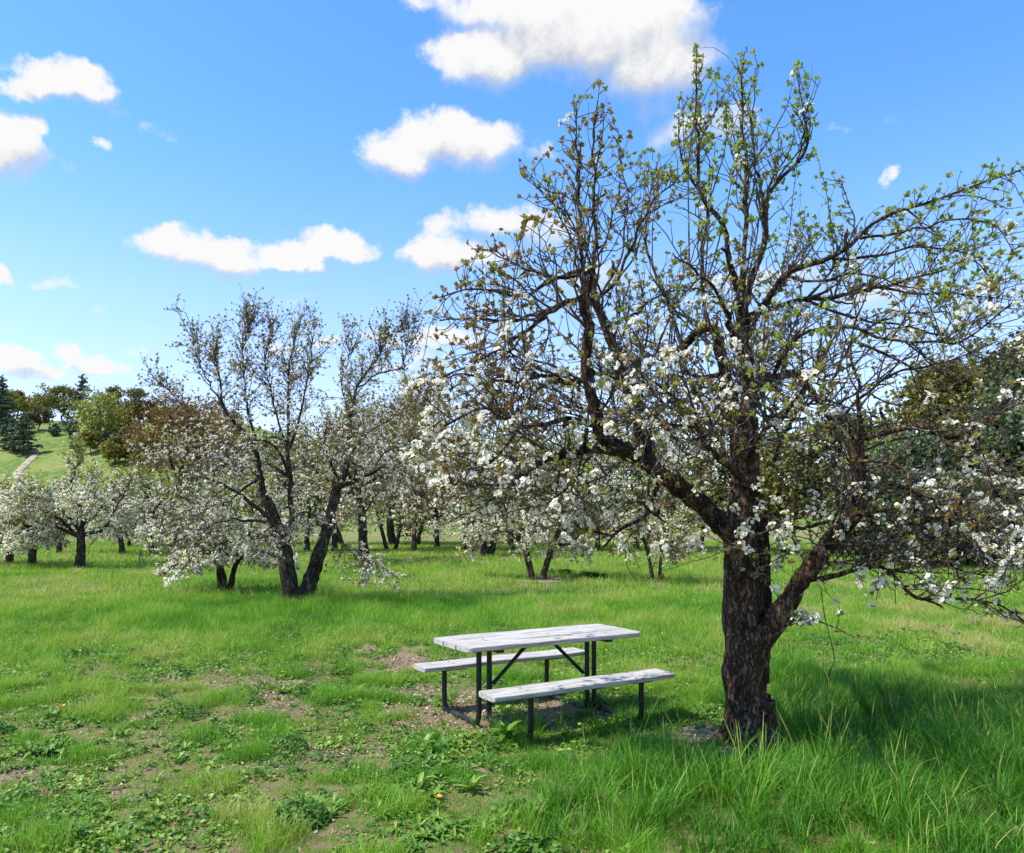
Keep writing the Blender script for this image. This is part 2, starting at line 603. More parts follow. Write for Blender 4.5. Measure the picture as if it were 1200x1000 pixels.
def bare(x, y):
    return blobs(x, y, BARE)


def tall(x, y):
    return blobs(x, y, TALL, .25, 60)


# ------------------------------------------------------------------ ground, hill
def grid(xs, ys, zf, tf=None):
    X, Y = np.meshgrid(xs, ys)
    Z = zf(X, Y)
    g = Geo()
    nx = len(xs)
    i = (np.arange(len(ys) - 1)[:, None] * nx + np.arange(nx - 1)[None]).reshape(-1)
    F = np.stack([i, i + 1, i + nx + 1, i + nx], -1)
    g.add(np.stack([X, Y, Z], -1), F, tf(X, Y).reshape(-1) if tf else .5)
    return g


def ax(*segs):
    return np.unique(np.concatenate([np.linspace(a, b, n) for a, b, n in segs]))


gx = ax((-900, -60, 16), (-60, -9, 40), (-9, 9, 180), (9, 60, 40), (60, 900, 16))
gy = ax((-60, 2, 30), (2, 14, 150), (14, 70, 80), (70, 1500, 30))
tag(grid(gx, gy, lambda x, y: gz(x, y) * (1 - sstep(y, 70, 120)), lambda x, y: np.where((y > 3) & (y < 40), bare(x, np.maximum(y, 3)), 0)).build('ground', ground_mat(), smooth=True), kind='structure')
tag(grid(ax((-420, 160, 150)), ax((66, 200, 70), (200, 420, 20)), hill_z).build('hill', hill_mat(), smooth=True), kind='structure')


def on_hill(px, py):
    Y = np.arange(72, 260, .25)
    X = (px - 600) / FPX * Y
    row = HZ - FPX * (hill_z(X, Y) - CAMH) / Y
    k = np.where(row <= py)[0]
    k = k[0] if len(k) else int(np.argmin(row))
    return X[k], Y[k], float(hill_z(X[k], Y[k]))


# winding dirt path up the hill
pp = np.array([on_hill(a, b)[:2] for a, b in ((40, 575), (28, 566), (20, 556), (27, 548), (34, 541), (40, 534), (38, 527), (33, 522))])
c2 = ev(pp, 30)
tn = nrm(np.gradient(c2, axis=0))
nn = np.stack([-tn[:, 1], tn[:, 0]], -1)
pg = Geo()
rows = []
for k in np.linspace(-1, 1, 7):
    q = c2 + nn * k * .6
    rows.append(np.concatenate([q, hill_z(q[:, 0], q[:, 1])[:, None] + .22 - .14 * abs(k)], 1))
V = np.stack(rows, 1)
i = (np.arange(29)[:, None] * 7 + np.arange(6)[None]).reshape(-1)
pg.add(V, np.stack([i, i + 1, i + 8, i + 7], -1))
tag(pg.build('dirt_path', M['path'], smooth=True), kind='structure')


# ------------------------------------------------------------------ plant templates
def leaf_t(L, w, fold=.25, droop=.15, hi=True):
    """one leaf along +x, folded along its midrib"""
    if hi:
        V = np.array([[0, 0, 0], [.35, -w, fold * w], [.75, -w * .75, fold * w - droop * .4], [1, 0, -droop], [.75, w * .75, fold * w - droop * .4], [.35, w, fold * w]])
        F = [np.array([[0, 1, 2, 3], [0, 3, 4, 5]])]
    else:
        V = np.array([[0, 0, 0], [.5, -w, fold * w], [1, 0, -droop], [.5, w, fold * w]])
        F = [np.array([[0, 1, 2, 3]])]
    return V * L, F


def merge(parts):
    V, T, Fd, n = [], [], {}, 0
    for v, fs, t in parts:
        for f in fs:
            Fd.setdefault(f.shape[1], []).append(f + n)
        V.append(v)
        T.append(np.broadcast_to(np.asarray(t, float), (len(v),)))
        n += len(v)
    return np.concatenate(V), [np.concatenate(f) for f in Fd.values()], np.concatenate(T)


def rz(a):
    return np.array([[math.cos(a), -math.sin(a), 0], [math.sin(a), math.cos(a), 0], [0, 0, 1]])


def ry(a):
    return np.array([[math.cos(a), 0, math.sin(a)], [0, 1, 0], [-math.sin(a), 0, math.cos(a)]])


def leaf_cluster(r, n, L=.045, hi=True, spread=1.0):
    ps = []
    for k in range(n):
        V, F = leaf_t(L * r.uniform(.6, 1.15), r.uniform(.26, .38), r.uniform(.1, .5), r.uniform(0, .3), hi)
        tilt = -r.uniform(.15, 1.25) * spread
        Q = V @ ry(tilt).T @ rz(k * 2.4 + r.uniform(-.4, .4)).T + np.array([0, 0, r.uniform(-.012, .012)])
        ps.append((Q, F, r.normal(0, .08)))
    return merge(ps)


def flower_cluster(r, n, D=.03, petals=True, R=.04):
    ps = []
    for k in range(n):
        th, ph = r.uniform(0, 6.28), math.acos(r.uniform(.05, 1))
        c = np.array([math.sin(ph) * math.cos(th), math.sin(ph) * math.sin(th), math.cos(ph)])
        nz = c + r.normal(0, .35, 3)
        A = rot_to(nz[None], np.array([r.uniform(0, 6)]))[0]
        o = c * R * r.uniform(.75, 1.1)
        if petals:
            for j in range(5):
                cup = r.uniform(.1, .55)
                V = np.array([[.04, 0, 0], [.32, -.24, cup * .18], [.52, 0, cup * .32], [.32, .24, cup * .18]]) * D
                ps.append((V @ rz(j * 1.2566).T @ A.T + o, [np.array([[0, 1, 2, 3]])], r.uniform(-.05, .06)))
            V = np.array([[-.1, -.1, .06], [.1, -.1, .06], [.1, .1, .06], [-.1, .1, .06]]) * D
            ps.append((V @ A.T + o, [np.array([[0, 1, 2, 3]])], -.5))
        else:
            a = np.arange(5) * 1.2566
            V = np.stack([np.cos(a) * .5, np.sin(a) * .5, 0 * a], -1) * D * r.uniform(.8, 1.1)
            ps.append((V @ A.T + o, [np.arange(5)[None]], r.uniform(-.18, .05)))
    return merge(ps)


_tr = np.random.default_rng(3)
LEAF_HI = [leaf_cluster(_tr, _tr.integers(8, 14), .038) for _ in range(10)]
LEAF_LO = [leaf_cluster(_tr, 5, .05, False) for _ in range(6)]
FLOW_HI = [flower_cluster(_tr, _tr.integers(5, 10)) for _ in range(10)]
FLOW_LO = [flower_cluster(_tr, 8, .036, False, .045) for _ in range(6)]


def pick_scatter(geo, ts, pos, dirs, scale, r, tint, tvar=.1):
    k = r.integers(0, len(ts), len(pos))
    scale = np.broadcast_to(scale, (len(pos),))
    tint = np.broadcast_to(tint, (len(pos),))
    for i, t in enumerate(ts):
        s = k == i
        scatter(geo, t, pos[s], dirs[s], scale[s], r, tint[s], tvar)


# ------------------------------------------------------------------ branching
def sample(P, R, n, r, lo=.1, hi=1.0, pw=1.0):
    """n random spots on the branches P: position, tangent, radius, parent index, place along it (longer branches get more)"""
    L = np.linalg.norm(np.diff(P, axis=1), axis=2).sum(1)
    i = r.choice(len(P), n, p=L / L.sum())
    t = lo + (hi - lo) * r.random(n) ** pw
    K = P.shape[1]
    f = t * (K - 1)
    k = np.minimum(f.astype(int), K - 2)
    u = (f - k)[:, None]
    return P[i, k] * (1 - u) + P[i, k + 1] * u, nrm(P[i, k + 1] - P[i, k]), R[i, k] * (1 - u[:, 0]) + R[i, k + 1] * u[:, 0], i, t


def sprout(p, d, L, K, r, wander=.2, trop=0.0, tropv=(0, 0, 1)):
    N = len(p)
    P = np.zeros((N, K, 3))
    P[:, 0] = p
    d = nrm(d)
    L = np.broadcast_to(L, (N,))
    tv = np.asarray(tropv, float)
    trop = np.broadcast_to(trop, (N,))
    for k in range(1, K):
        d = nrm(d + r.normal(0, wander, (N, 3)) + tv * trop[:, None])
        P[:, k] = P[:, k - 1] + d * (L / (K - 1))[:, None]
    return P


def side_dirs(t, r, along=.5, up=0.2, out=None):
    a = nrm(np.cross(t, r.normal(0, 1, t.shape)))
    d = a + t * along + np.array([0, 0, up])
    if out is not None:
        d = d + out
    return nrm(d)


def inside(poly, px, py):
    c = np.zeros(len(px), bool)
    n = len(poly)
    for i in range(n):
        x1, y1 = poly[i]
        x2, y2 = poly[(i + 1) % n]
        h = ((y1 > py) != (y2 > py)) & (px < (x2 - x1) * (py - y1) / (y2 - y1 + 1e-9) + x1)
        c ^= h
    return c


def proj(P):
    return 600 + FPX * P[:, 0] / P[:, 1], HZ - FPX * (P[:, 2] - CAMH) / P[:, 1]


# ------------------------------------------------------------------ the big pear tree beside the table
HB = np.array([*p2g(880, 873), 0.0])          # its foot
HY = HB[1]


def limb(pts, r0, r1, d0=0.0, d1=0.0, K=16):
    """pts in picture coordinates; the limb runs from depth HY+d0 to HY+d1"""
    c = ev(pts, K)
    Y = HY + d0 + (d1 - d0) * np.linspace(0, 1, K) ** .8
    return p2w(c[:, 0], c[:, 1], Y), r0 + (r1 - r0) * np.linspace(0, 1, K) ** .8


def hero():
    r = np.random.default_rng(21)
    base = HB.copy()
    base[2] = gz(base[0], base[1])
    root = thing('pear_tree', base, 'big old pear tree with dark forked trunk beside the picnic table', 'tree', 'pear trees in the orchard')
    tk = Geo()
    # trunk: flared foot, burls, then the stem up to where it divides
    K = 44
    c = ev([(885, 884), (884, 868), (880, 845), (875, 820), (872, 795), (872, 765), (870, 735), (870, 700), (869, 660), (869, 620), (872, 585), (873, 550), (872, 520), (872, 490)], K)
    P = p2w(c[:, 0], c[:, 1], HY + np.linspace(0, .06, K))
    zz = P[:, 2]
    R = np.interp(zz, [-.1, .05, .25, .5, .9, 1.3, 1.65, 2.0, 2.4, 2.8], [.24, .195, .160, .158, .150, .135, .124, .114, .110, .105])
    tubes(tk, P[None], R[None], 26, .5, .38, seed=2)
    for k in range(5):
        an = k * 1.26 + .5
        o = np.array([math.cos(an), math.sin(an), 0])
        c0 = np.array([base[0], base[1], base[2]])
        tubes(tk, ev([c0 + o * .12 + [0, 0, .38], c0 + o * .17 + [0, 0, .16], c0 + o * .27 + [0, 0, .03], c0 + o * .42 + [0, 0, -.05]], 12)[None], np.linspace(.075, .035, 12)[None], 10, .5, .4, seed=30 + k)
    # second stem grown against the trunk on the right
    Q, q = limb([(890, 800), (893, 745), (894, 700), (893, 650), (890, 610), (884, 580)], .075, .06, -.02, .1, 22)
    tubes(tk, Q[None], q[None], 14, .5, .4, seed=5)
    LB = [  # thick limbs
        ([(880, 790), (888, 755), (912, 721), (939, 686), (966, 648), (989, 617), (1003, 590), (1005, 555), (1004, 515)], .098, .055, -.03, -.35),
        ([(866, 640), (836, 602), (812, 582), (780, 560), (756, 540), (737, 530), (706, 508), (698, 484)], .095, .05, 0, -.5),
        ([(762, 545), (750, 505), (744, 466), (730, 437), (712, 384), (695, 352)], .07, .035, -.32, -.25),
        ([(699, 490), (695, 465), (689, 437), (688, 390), (687, 349), (684, 315)], .055, .035, -.5, -.6),
        ([(868, 520), (852, 470), (845, 440), (842, 405), (826, 385), (800, 408), (783, 424)], .085, .04, .05, .5),
        ([(873, 500), (878, 470), (878, 440), (874, 400), (874, 370), (868, 345)], .095, .05, .06, .1),
        ([(880, 455), (905, 443), (928, 438), (948, 446), (964, 476), (978, 500)], .05, .03, .06, .8),
        ([(872, 380), (896, 358), (920, 322), (976, 304), (1008, 280), (1040, 260), (1080, 244), (1140, 218), (1196, 200)], .034, .005, .1, -.4),
        ([(874, 372), (910, 360), (944, 352), (992, 348), (1036, 338), (1100, 320), (1145, 294)], .034, .006, .1, .9),
        ([(1004, 515), (1038, 506), (1072, 496), (1092, 502), (1116, 512), (1160, 484), (1205, 433), (1240, 400)], .032, .012, -.35, -.9),
        ([(948, 680), (975, 676), (1004, 669), (1046, 671), (1077, 700), (1123, 702), (1169, 709), (1200, 728)], .028, .006, -.15, -.7),
        ([(972, 610), (939, 621), (909, 625), (874, 635), (858, 643)], .02, .007, -.25, -.75),
        ([(1000, 560), (1040, 565), (1090, 590), (1140, 640), (1200, 660)], .028, .008, -.3, .3),
        ([(1004, 540), (1040, 540), (1062, 550), (1072, 590), (1075, 640)], .018, .007, -.35, -.9),
        ([(1004, 600), (1060, 610), (1120, 600), (1180, 625)], .022, .007, -.3, -1.2),
        ([(737, 530), (692, 529), (657, 534), (618, 556), (570, 590)], .05, .012, -.4, -.9),
        ([(700, 500), (660, 490), (610, 500), (560, 480), (520, 500)], .03, .008, -.5, -.9),
        ([(776, 556), (757, 597), (727, 622), (699, 625), (655, 612)], .026, .007, -.2, -.9),
        ([(689, 440), (668, 450), (640, 440), (600, 452), (545, 440), (500, 455)], .026, .006, -.5, -.2),
        ([(687, 350), (660, 356), (635, 372), (600, 410), (570, 430)], .024, .006, -.55, -1.2),
        ([(686, 345), (645, 362), (610, 372), (560, 372), (515, 376)], .024, .006, -.55, -.1),
        ([(684, 320), (640, 335), (600, 350), (550, 342), (508, 350)], .02, .005, -.55, -.9),
        ([(684, 316), (650, 322), (610, 310), (580, 295), (552, 292)], .018, .005, -.6, -.2),
        ([(684, 318), (679, 273), (678, 200), (676, 122)], .022, .004, -.6, -.7),
        ([(687, 350), (700, 300), (702, 230), (699, 164), (703, 97)], .024, .004, -.58, -.45),
        ([(695, 352), (690, 310), (670, 270), (640, 230), (610, 205)], .018, .004, -.3, .1),
        ([(695, 354), (720, 330), (735, 290), (765, 240), (805, 200)], .02, .004, -.25, -.2),
        ([(712, 384), (740, 370), (765, 345), (800, 340)], .02, .006, -.25, .4),
        ([(700, 352), (722, 300), (726, 225), (724, 150)], .014, .003, -.25, .1),
        ([(868, 350), (850, 300), (844, 264), (822, 225), (816, 160), (816, 58)], .035, .004, .1, -.2),
        ([(868, 350), (872, 290), (868, 200), (868, 104), (873, 60)], .034, .004, .1, .25),
        ([(872, 350), (892, 296), (896, 240), (920, 208), (944, 180), (942, 136), (934, 84)], .038, .004, .1, .1),
        ([(896, 250), (886, 190), (882, 130), (885, 80)], .016, .003, .1, .5),
        ([(930, 200), (950, 140), (962, 92)], .009, .003, .1, .0),
        ([(842, 400), (828, 370), (826, 300), (828, 240), (800, 190), (795, 130)], .03, .004, .3, .7),
        ([(800, 408), (785, 360), (770, 320), (755, 270), (770, 190)], .024, .004, .45, .9),
        ([(783, 424), (760, 415), (745, 430), (735, 460)], .025, .008, .5, .9),
        ([(978, 500), (1010, 470), (1050, 440), (1110, 425), (1170, 400)], .024, .006, .8, 1.5),
        ([(964, 476), (985, 430), (1010, 390), (1050, 370), (1110, 365)], .022, .006, .7, .8),
        ([(905, 443), (930, 400), (970, 380), (1010, 385), (1060, 400), (1130, 395), (1190, 352)], .026, .006, .3, -.8),
        ([(944, 452), (930, 480), (916, 508), (908, 540)], .024, .014, .4, .1),
        ([(944, 352), (980, 310), (1000, 260), (985, 210)], .018, .004, .25, 1.0),
        ([(1005, 555), (1006, 460), (1000, 400), (1020, 330)], .024, .005, -.3, -.6),
        ([(976, 304), (1020, 300), (1070, 290), (1130, 300), (1175, 345)], .016, .004, .0, .3),
        ([(1008, 280), (1060, 270), (1110, 262), (1165, 268), (1190, 300)], .014, .004, -.1, -.7),
        ([(1036, 338), (1080, 345), (1130, 340), (1185, 352)], .014, .004, .4, -.2),
        ([(944, 352), (1000, 372), (1060, 380), (1120, 400), (1180, 440)], .018, .004, .2, 1.1),
        ([(920, 322), (960, 330), (1010, 320), (1060, 330), (1110, 350)], .016, .004, .0, -1.0),
        ([(1000, 400), (1050, 420), (1100, 450), (1150, 520), (1165, 580)], .014, .004, -.4, -1.0),
        ([(640, 372), (600, 395), (560, 420), (520, 440), (500, 480)], .016, .004, -.8, -.6),
        ([(610, 500), (580, 540), (540, 560), (500, 600)], .014, .004, -.6, -1.1),
        ([(618, 556), (590, 575), (550, 600), (520, 615)], .014, .004, -.7, -.2),
        ([(706, 508), (670, 560), (640, 590), (600, 600)], .018, .004, -.5, -1.3),
        ([(1046, 671), (1090, 660), (1140, 668), (1190, 690)], .014, .004, -.4, .3),
        # limbs that come towards the camera or go away from it
        ([(868, 560), (840, 530), (800, 480), (770, 450)], .04, .008, .0, -1.7),
        ([(874, 540), (900, 500), (930, 470), (960, 430)], .04, .008, .0, -1.8),
        ([(872, 520), (885, 480), (900, 450), (890, 400)], .045, .008, .06, 2.0),
        ([(866, 560), (846, 530), (820, 510), (790, 500)], .045, .008, .06, 1.8),
        ([(870, 420), (850, 370), (830, 330), (790, 300)], .03, .005, .1, -1.5),
        ([(874, 400), (900, 350), (930, 320), (950, 280)], .03, .005, .1, 1.6),
        ([(989, 617), (1020, 590), (1070, 570), (1110, 560)], .03, .006, -.2, 1.4),
        ([(740, 530), (720, 500), (680, 480), (640, 470)], .035, .006, -.4, .9),
        ([(966, 648), (1000, 640), (1050, 650), (1100, 640)], .02, .005, -.2, 1.0),
        ([(845, 440), (810, 440), (760, 400), (720, 410)], .03, .006, .1, 1.3),
    ]
    Ps, Rs = [], []
    for a in LB:
        p, q = limb(*a)
        g = np.cumsum(r.normal(0, 1, p.shape), 0)
        w = np.linspace(0, 1, len(p))[:, None]
        p = p + (g - g[-1:] * w) * .012 * np.sin(w * 3.14) + r.normal(0, .005, p.shape) * np.sin(w * 3.14)
        Ps.append(p)
        Rs.append(q)
    Ps, Rs = np.array(Ps), np.array(Rs)
    Rs[2:] *= .82
    tubes(tk, np.array([ev(p, 40) for p in Ps]), np.array([np.interp(np.linspace(0, 1, 40), np.linspace(0, 1, 16), q) for q in Rs]), 9, .5, .55, seed=8)
    # broken stubs and pruning knuckles
    p, t, rad, _, _ = sample(Ps[:30], Rs[:30], 34, r, .1, .75)
    B0 = sprout(p, side_dirs(t, r, .5, .3), r.uniform(.07, .2, 34), 5, r, .15)
    tubes(tk, B0, np.clip(rad * r.uniform(.4, .8, 34), .008, .03)[:, None] * np.array([1.3, 1.0, .95, 1.0, .15]), 7, .5, .5, seed=9)
    trunk = tk.build('trunk', M['bark'], root, base, True)
    # broken dead snags and knots
    poly = [(495, 345), (540, 308), (546, 286), (590, 250), (600, 192), (650, 165), (670, 112), (703, 86), (728, 140), (750, 172), (775, 180), (795, 120), (812, 45), (835, 85), (868, 50), (898, 72), (908, 165), (925, 70), (968, 80), (955, 150), (990, 195), (995, 255),
            (1040, 240), (1090, 208), (1200, 180), (1330, 260), (1330, 720), (1190, 740), (1120, 716), (1050, 716), (985, 760), (930, 752), (905, 690), (850, 655), (800, 695), (740, 655), (690, 640), (620, 620), (560, 615), (500, 590), (470, 520), (475, 440), (515, 405), (496, 372)]
    tw = Geo()
    cen = np.array([base[0], base[1], 2.6])

    def keep(P, slack=0):
        a, b = proj(P[:, -1])
        return inside(poly, a, b) & (P[:, -1, 2] > .75)
    # second order branches
    thin = Rs[:, -1] < .03
    n2 = 1150
    p, t, rad, i, s = sample(Ps, Rs, n2, r, .15, 1.0, .8)
    upness = np.clip((p[:, 2] - 2.2) / 2, -1, 1) * np.interp(proj(p)[0], [640, 720, 930, 1010], [.35, 1, 1, .1])
    out = nrm((p - cen) * np.array([1, 1, .6])) * .5
    d = side_dirs(t, r, .45, 0, out)
    d[:, 2] += .15 + .55 * upness
    L = r.uniform(.3, 1.0, n2) * np.where(rad > .02, 1.15, .75)
    B2 = sprout(p, d, L, 8, r, .17, .05 * upness + .02)
    k = keep(B2) & (r.random(n2) < np.interp(B2[:, -1, 2], [2.6, 3.6], [1.0, .5]))
    B2, rad = B2[k], rad[k]
    R2 = np.minimum(.011, rad * .7)[:, None] * np.linspace(1, .35, 8) ** 1.0
    tubes(tw, B2, R2, 5, .5)
    # third order twigs
    n3 = 7000
    p, t, rad3, i, s = sample(B2, R2, n3, r, .12, 1.0, .8)
    up = np.clip((p[:, 2] - 2.3) / 2, -1, 1) * np.interp(proj(p)[0], [640, 720, 930, 1010], [.4, 1, 1, .2])
    d = side_dirs(t, r, .6, 0)
    d[:, 2] += .1 + .5 * up
    B3 = sprout(p, d, r.uniform(.06, .40, n3), 6, r, .24, .06)
    k = keep(B3) & (r.random(n3) < np.interp(B3[:, -1, 2], [2.6, 3.6], [1.0, .62]) * np.interp(proj(B3[:, -1])[0], [940, 1010], [1.0, .58]))
    B3, rad3 = B3[k], rad3[k]
    R3 = np.minimum(.0045, rad3 * .75)[:, None] * np.linspace(1, .55, 6)
    tubes(tw, B3, R3, 4, .6)
    # long straight shoots standing up out of the limbs
    n4 = 70
    p, t, rad4, i, s = sample(Ps, Rs, n4, r, .4, 1.0)
    k = p[:, 2] > 2.6
    p = p[k]
    B4 = sprout(p, np.array([0, 0, 1.]) + r.normal(0, .25, (len(p), 3)), r.uniform(.4, 1.2, len(p)), 8, r, .07, .1)
    B4 = B4[keep(B4)]
    R4 = .006 * np.ones(len(B4))[:, None] * np.linspace(1, .4, 8)
    tubes(tw, B4, R4, 4, .6)
    # thin ends of the limbs also carry twigs
    n5 = 1300
    sel = Ps[thin]
    p, t, rad5, i, s = sample(sel, Rs[thin], n5, r, .35, 1.0, .7)
    d = side_dirs(t, r, .5, .2)
    B5 = sprout(p, d, r.uniform(.06, .3, n5), 6, r, .2, .08)
    B5 = B5[keep(B5)]
    R5 = .004 * np.ones(len(B5))[:, None] * np.linspace(1, .55, 6)
    tubes(tw, B5, R5, 4, .6)
    # a thin whip hanging below the right limb
    Q = np.array([ev(p2w(np.array([962., 966, 972, 978, 970, 976]), np.array([690., 720, 745, 775, 790, 800]), HY - .2), 14)])
    tubes(tw, Q, np.full((1, 14), .004), 4, .3)
    tw.build('twigs', M['twig'], root, base)
    # spur clusters: leaves, and blossom mainly low in the crown
    pos, drs = [], []
    for B, frac in ((B3, 1.0), (B5, 1.0)):
        pos.append(B[:, -1])
        drs.append(nrm(B[:, -1] - B[:, -2]))
    for B, R_, n in ((B3, R3, 900), (B2, R2, 900), (B4, R4, 450), (sel, Rs[thin], 700)):
        p, t, _, i, s = sample(B, R_, n, r, .2, 1.0, .7)
        d = side_dirs(t, r, .5, .5)
        pos.append(p + d * .02)
        drs.append(d)
    pos, drs = np.concatenate(pos), np.concatenate(drs)
    a, b = proj(pos)
    k = (inside(poly, a, b) | (r.random(len(pos)) < .15)) & (r.random(len(pos)) > .62 * sstep(a, 930, 1000) * sstep(b, 380, 440)) & (r.random(len(pos)) > .25 * sstep(b, 330, 420))
    pos, drs, a, b = pos[k], drs[k], a[k], b[k]
    n = len(pos)
    pb = np.interp(b, [120, 260, 330, 400, 480, 700], [.01, .02, .07, .14, .18, .22]) * np.interp(fbm(pos * 4.0, 70, 2), [.42, .5, .6], [.12, .9, 2.0])
    pb = pb * np.where((a < 560) & (b < 440), .4, 1)
    isb = r.random(n) < pb
    green = np.clip(.42 + .3 * sstep(a, 720, 860) * sstep(420 - b, 0, 200) + .1 * sstep(a, 700, 900) - .12 * sstep(720 - a, 0, 100) + (fbm(pos * 2.0, 75, 3) - .5) * 1.0, 0, 1)
    lf, fl = Geo(), Geo()
    pick_scatter(lf, LEAF_HI, pos, drs, r.uniform(.45, 1.0, n), r, green, .12)
    f = np.concatenate([pos[isb], pos[isb] + r.normal(0, .028, (isb.sum(), 3))])
    fd = nrm(np.concatenate([drs[isb]] * 2) + np.array([0, 0, .7]) + nrm(f - cen) * .4)
    pick_scatter(fl, FLOW_HI, f, fd, r.uniform(.7, 1.15, len(f)), r, .62, .05)
    # extra heavy sprays where the photo is whitest
    hs = []
    for (x, y, dy, m_, s_) in ((535, 570, -.7, 30, .16), (610, 560, -.7, 34, .18), (560, 530, -.6, 26, .2), (645, 600, -.8, 22, .16), (470 + 40, 540, -.4, 20, .15), (700, 605, -.6, 16, .12), (935, 680, -.25, 14, .06), (945, 725, -.3, 18, .07), (1020, 690, -.5, 18, .1), (1090, 690, -.7, 20, .14), (1170, 640, -.9, 34, .16), (1190, 690, -.6, 26, .14), (1060, 600, -.6, 16, .15), (1150, 560, -.5, 22, .2), (820, 590, -.4, 18, .12), (800, 640, -.4, 14, .1), (760, 620, -.4, 14, .1), (990, 580, -.4, 16, .1), (1180, 600, .2, 20, .2)):
        c = p2w(np.array(float(x)), np.array(float(y)), HY + dy)
        hs.append(c + r.normal(0, 1, (m_, 3)) * np.array([s_, s_, s_ * .55]))
    hs = np.concatenate(hs)
    near = np.concatenate([B2.reshape(-1, 3), B3.reshape(-1, 3), B5.reshape(-1, 3), Ps.reshape(-1, 3)])
    # pull every cluster onto the nearest twig so none floats
    for q in range(len(hs)):
        dd = ((near - hs[q]) ** 2).sum(1)
        hs[q] = near[np.argmin(dd)] + r.normal(0, .018, 3)
    up_ = nrm(np.array([0, 0, 1.]) + r.normal(0, .5, hs.shape))
    pick_scatter(fl, FLOW_HI, hs, up_, r.uniform(.8, 1.2, len(hs)), r, .64, .04)
    pick_scatter(lf, LEAF_HI, hs, up_, r.uniform(.6, 1.0, len(hs)), r, .55, .12)
    lf.build('leaves', M['leaf'], root, base)
    fl.build('blossom', M['petal'], root, base)
    return root


hero()


# ------------------------------------------------------------------ the other pear trees of the orchard
def orchard_tree(label, base, limbs, stems, seed, counts, blossom=.5, bronze=.5, size=1.0, hi=False, cluster=1.0, top=None, shoots=20):
    """limbs: list of (points (K,3), r0, r1); stems are the thick ones that make the trunk"""
    r = np.random.default_rng(seed)
    base = np.asarray(base, float)
    root = thing('pear_tree', base, label, 'tree', 'pear trees in the orchard')
    Ps = np.array([ev(p, 14) for p, a, b in limbs])
    Ps[:, 1:-1] += r.normal(0, .02 * size, Ps[:, 1:-1].shape)
    Rs = np.array([b + (a - b) * (1 - np.linspace(0, 1, 14)) ** 1.5 for p, a, b in limbs])
    tk = Geo()
    for p, a, b in stems:
        q = ev(p, 26)
        f = np.linspace(0, 1, 26)
        tubes(tk, q[None], (a + (b - a) * f + a * .35 * np.exp(-f * 14))[None], 14, .5, .45, seed=seed)
    tubes(tk, np.array([ev(p, 26) for p in Ps]), np.array([np.interp(np.linspace(0, 1, 26), np.linspace(0, 1, 14), q) for q in Rs]), 7, .5, .3, seed=seed + 1)
    tk.build('trunk', M['bark_far'], root, base, True)
    tw = Geo()
    cen = Ps[:, -1].mean(0)
    h = cen[2] - base[2]
    n2, n3, ncl = counts
    p, t, rad, i, s = sample(Ps, Rs, n2, r, .2, 1.0, .8)
    up = np.clip((p[:, 2] - cen[2]) / h * 2, -1, 1)
    out = nrm((p - cen)) * .4
    d = side_dirs(t, r, .5, 0, out)
    d[:, 2] += .1 + .6 * up
    B2 = sprout(p, d, r.uniform(.3, 1.0, n2) * size, 7, r, .16, .05 * up + .01)
    B2 = B2[B2[:, -1, 2] > base[2] + .35]
    w = 1.0 if hi else 1.6
    R2 = .009 * w * np.ones(len(B2))[:, None] * np.linspace(1, .4, 7)
    tubes(tw, B2, R2, 4, .5)
    p, t, rad, i, s = sample(B2, R2, n3, r, .15, 1.0, .8)
    d = side_dirs(t, r, .6, .2)
    B3 = sprout(p, d, r.uniform(.1, .42, n3) * size, 5, r, .18, .07)
    R3 = .0045 * w * np.ones(n3)[:, None] * np.linspace(1, .6, 5)
    tubes(tw, B3, R3, 3, .6)
    if shoots:
        p, t, rad, i, s = sample(Ps, Rs, shoots * 3, r, .4, 1.0)
        k = np.argsort(-p[:, 2])[:shoots]
        B4 = sprout(p[k], np.array([0, 0, 1.]) + r.normal(0, .28, (shoots, 3)), r.uniform(.3, .9, shoots) * size, 8, r, .07, .1)
        R4 = .008 * w * np.ones(shoots)[:, None] * np.linspace(1, .4, 8)
        tubes(tw, B4, R4, 4, .6)
    tw.build('twigs', M['twig'], root, base)
    P_, D_ = [B3[:, -1]], [nrm(B3[:, -1] - B3[:, -2])]
    lst = [(B3, R3, .45), (B2, R2, .4)] + ([(B4, R4, .15)] if shoots else [])
    for B, R_, fr in lst:
        n = int(ncl * fr)
        p, t, _, i, s = sample(B, R_, n, r, .15, 1.0, .8)
        d = side_dirs(t, r, .5, .5)
        P_.append(p + d * .02)
        D_.append(d)
    pos, drs = np.concatenate(P_), np.concatenate(D_)
    rel = np.clip((pos[:, 2] - base[2]) / max(h * 1.7, .1), 0, 1)
    pb = .95 * blossom * np.interp(rel, [0, .55, .8, 1], [1.1, 1.0, .35, .12]) * np.interp(fbm(pos * 1.1, seed + 3, 3), [.3, .5, .7], [.45, 1.0, 1.45])
    isb = r.random(len(pos)) < pb
    green = np.clip(.74 - bronze * .5 + (fbm(pos * 1.5, seed + 5, 3) - .5) * .9, 0, 1)
    sc = cluster * r.uniform(.65, 1.15, len(pos))
    lf, fl = Geo(), Geo()
    lk = ~isb | (r.random(len(pos)) < .6)
    pick_scatter(lf, LEAF_HI if hi else LEAF_LO, pos[lk], drs[lk], sc[lk], r, green[lk], .12)
    fd = nrm(drs[isb] + np.array([0, 0, .6]))
    pick_scatter(fl, FLOW_HI if hi else FLOW_LO, pos[isb], fd, sc[isb], r, .62, .06)
    lf.build('leaves', M['leaf'], root, base)
    fl.build('blossom', M['petal'], root, base)
    return root


def gbase(px, py):
    x, y = p2g(px, py)
    return np.array([x, y, float(gz(x, y))])


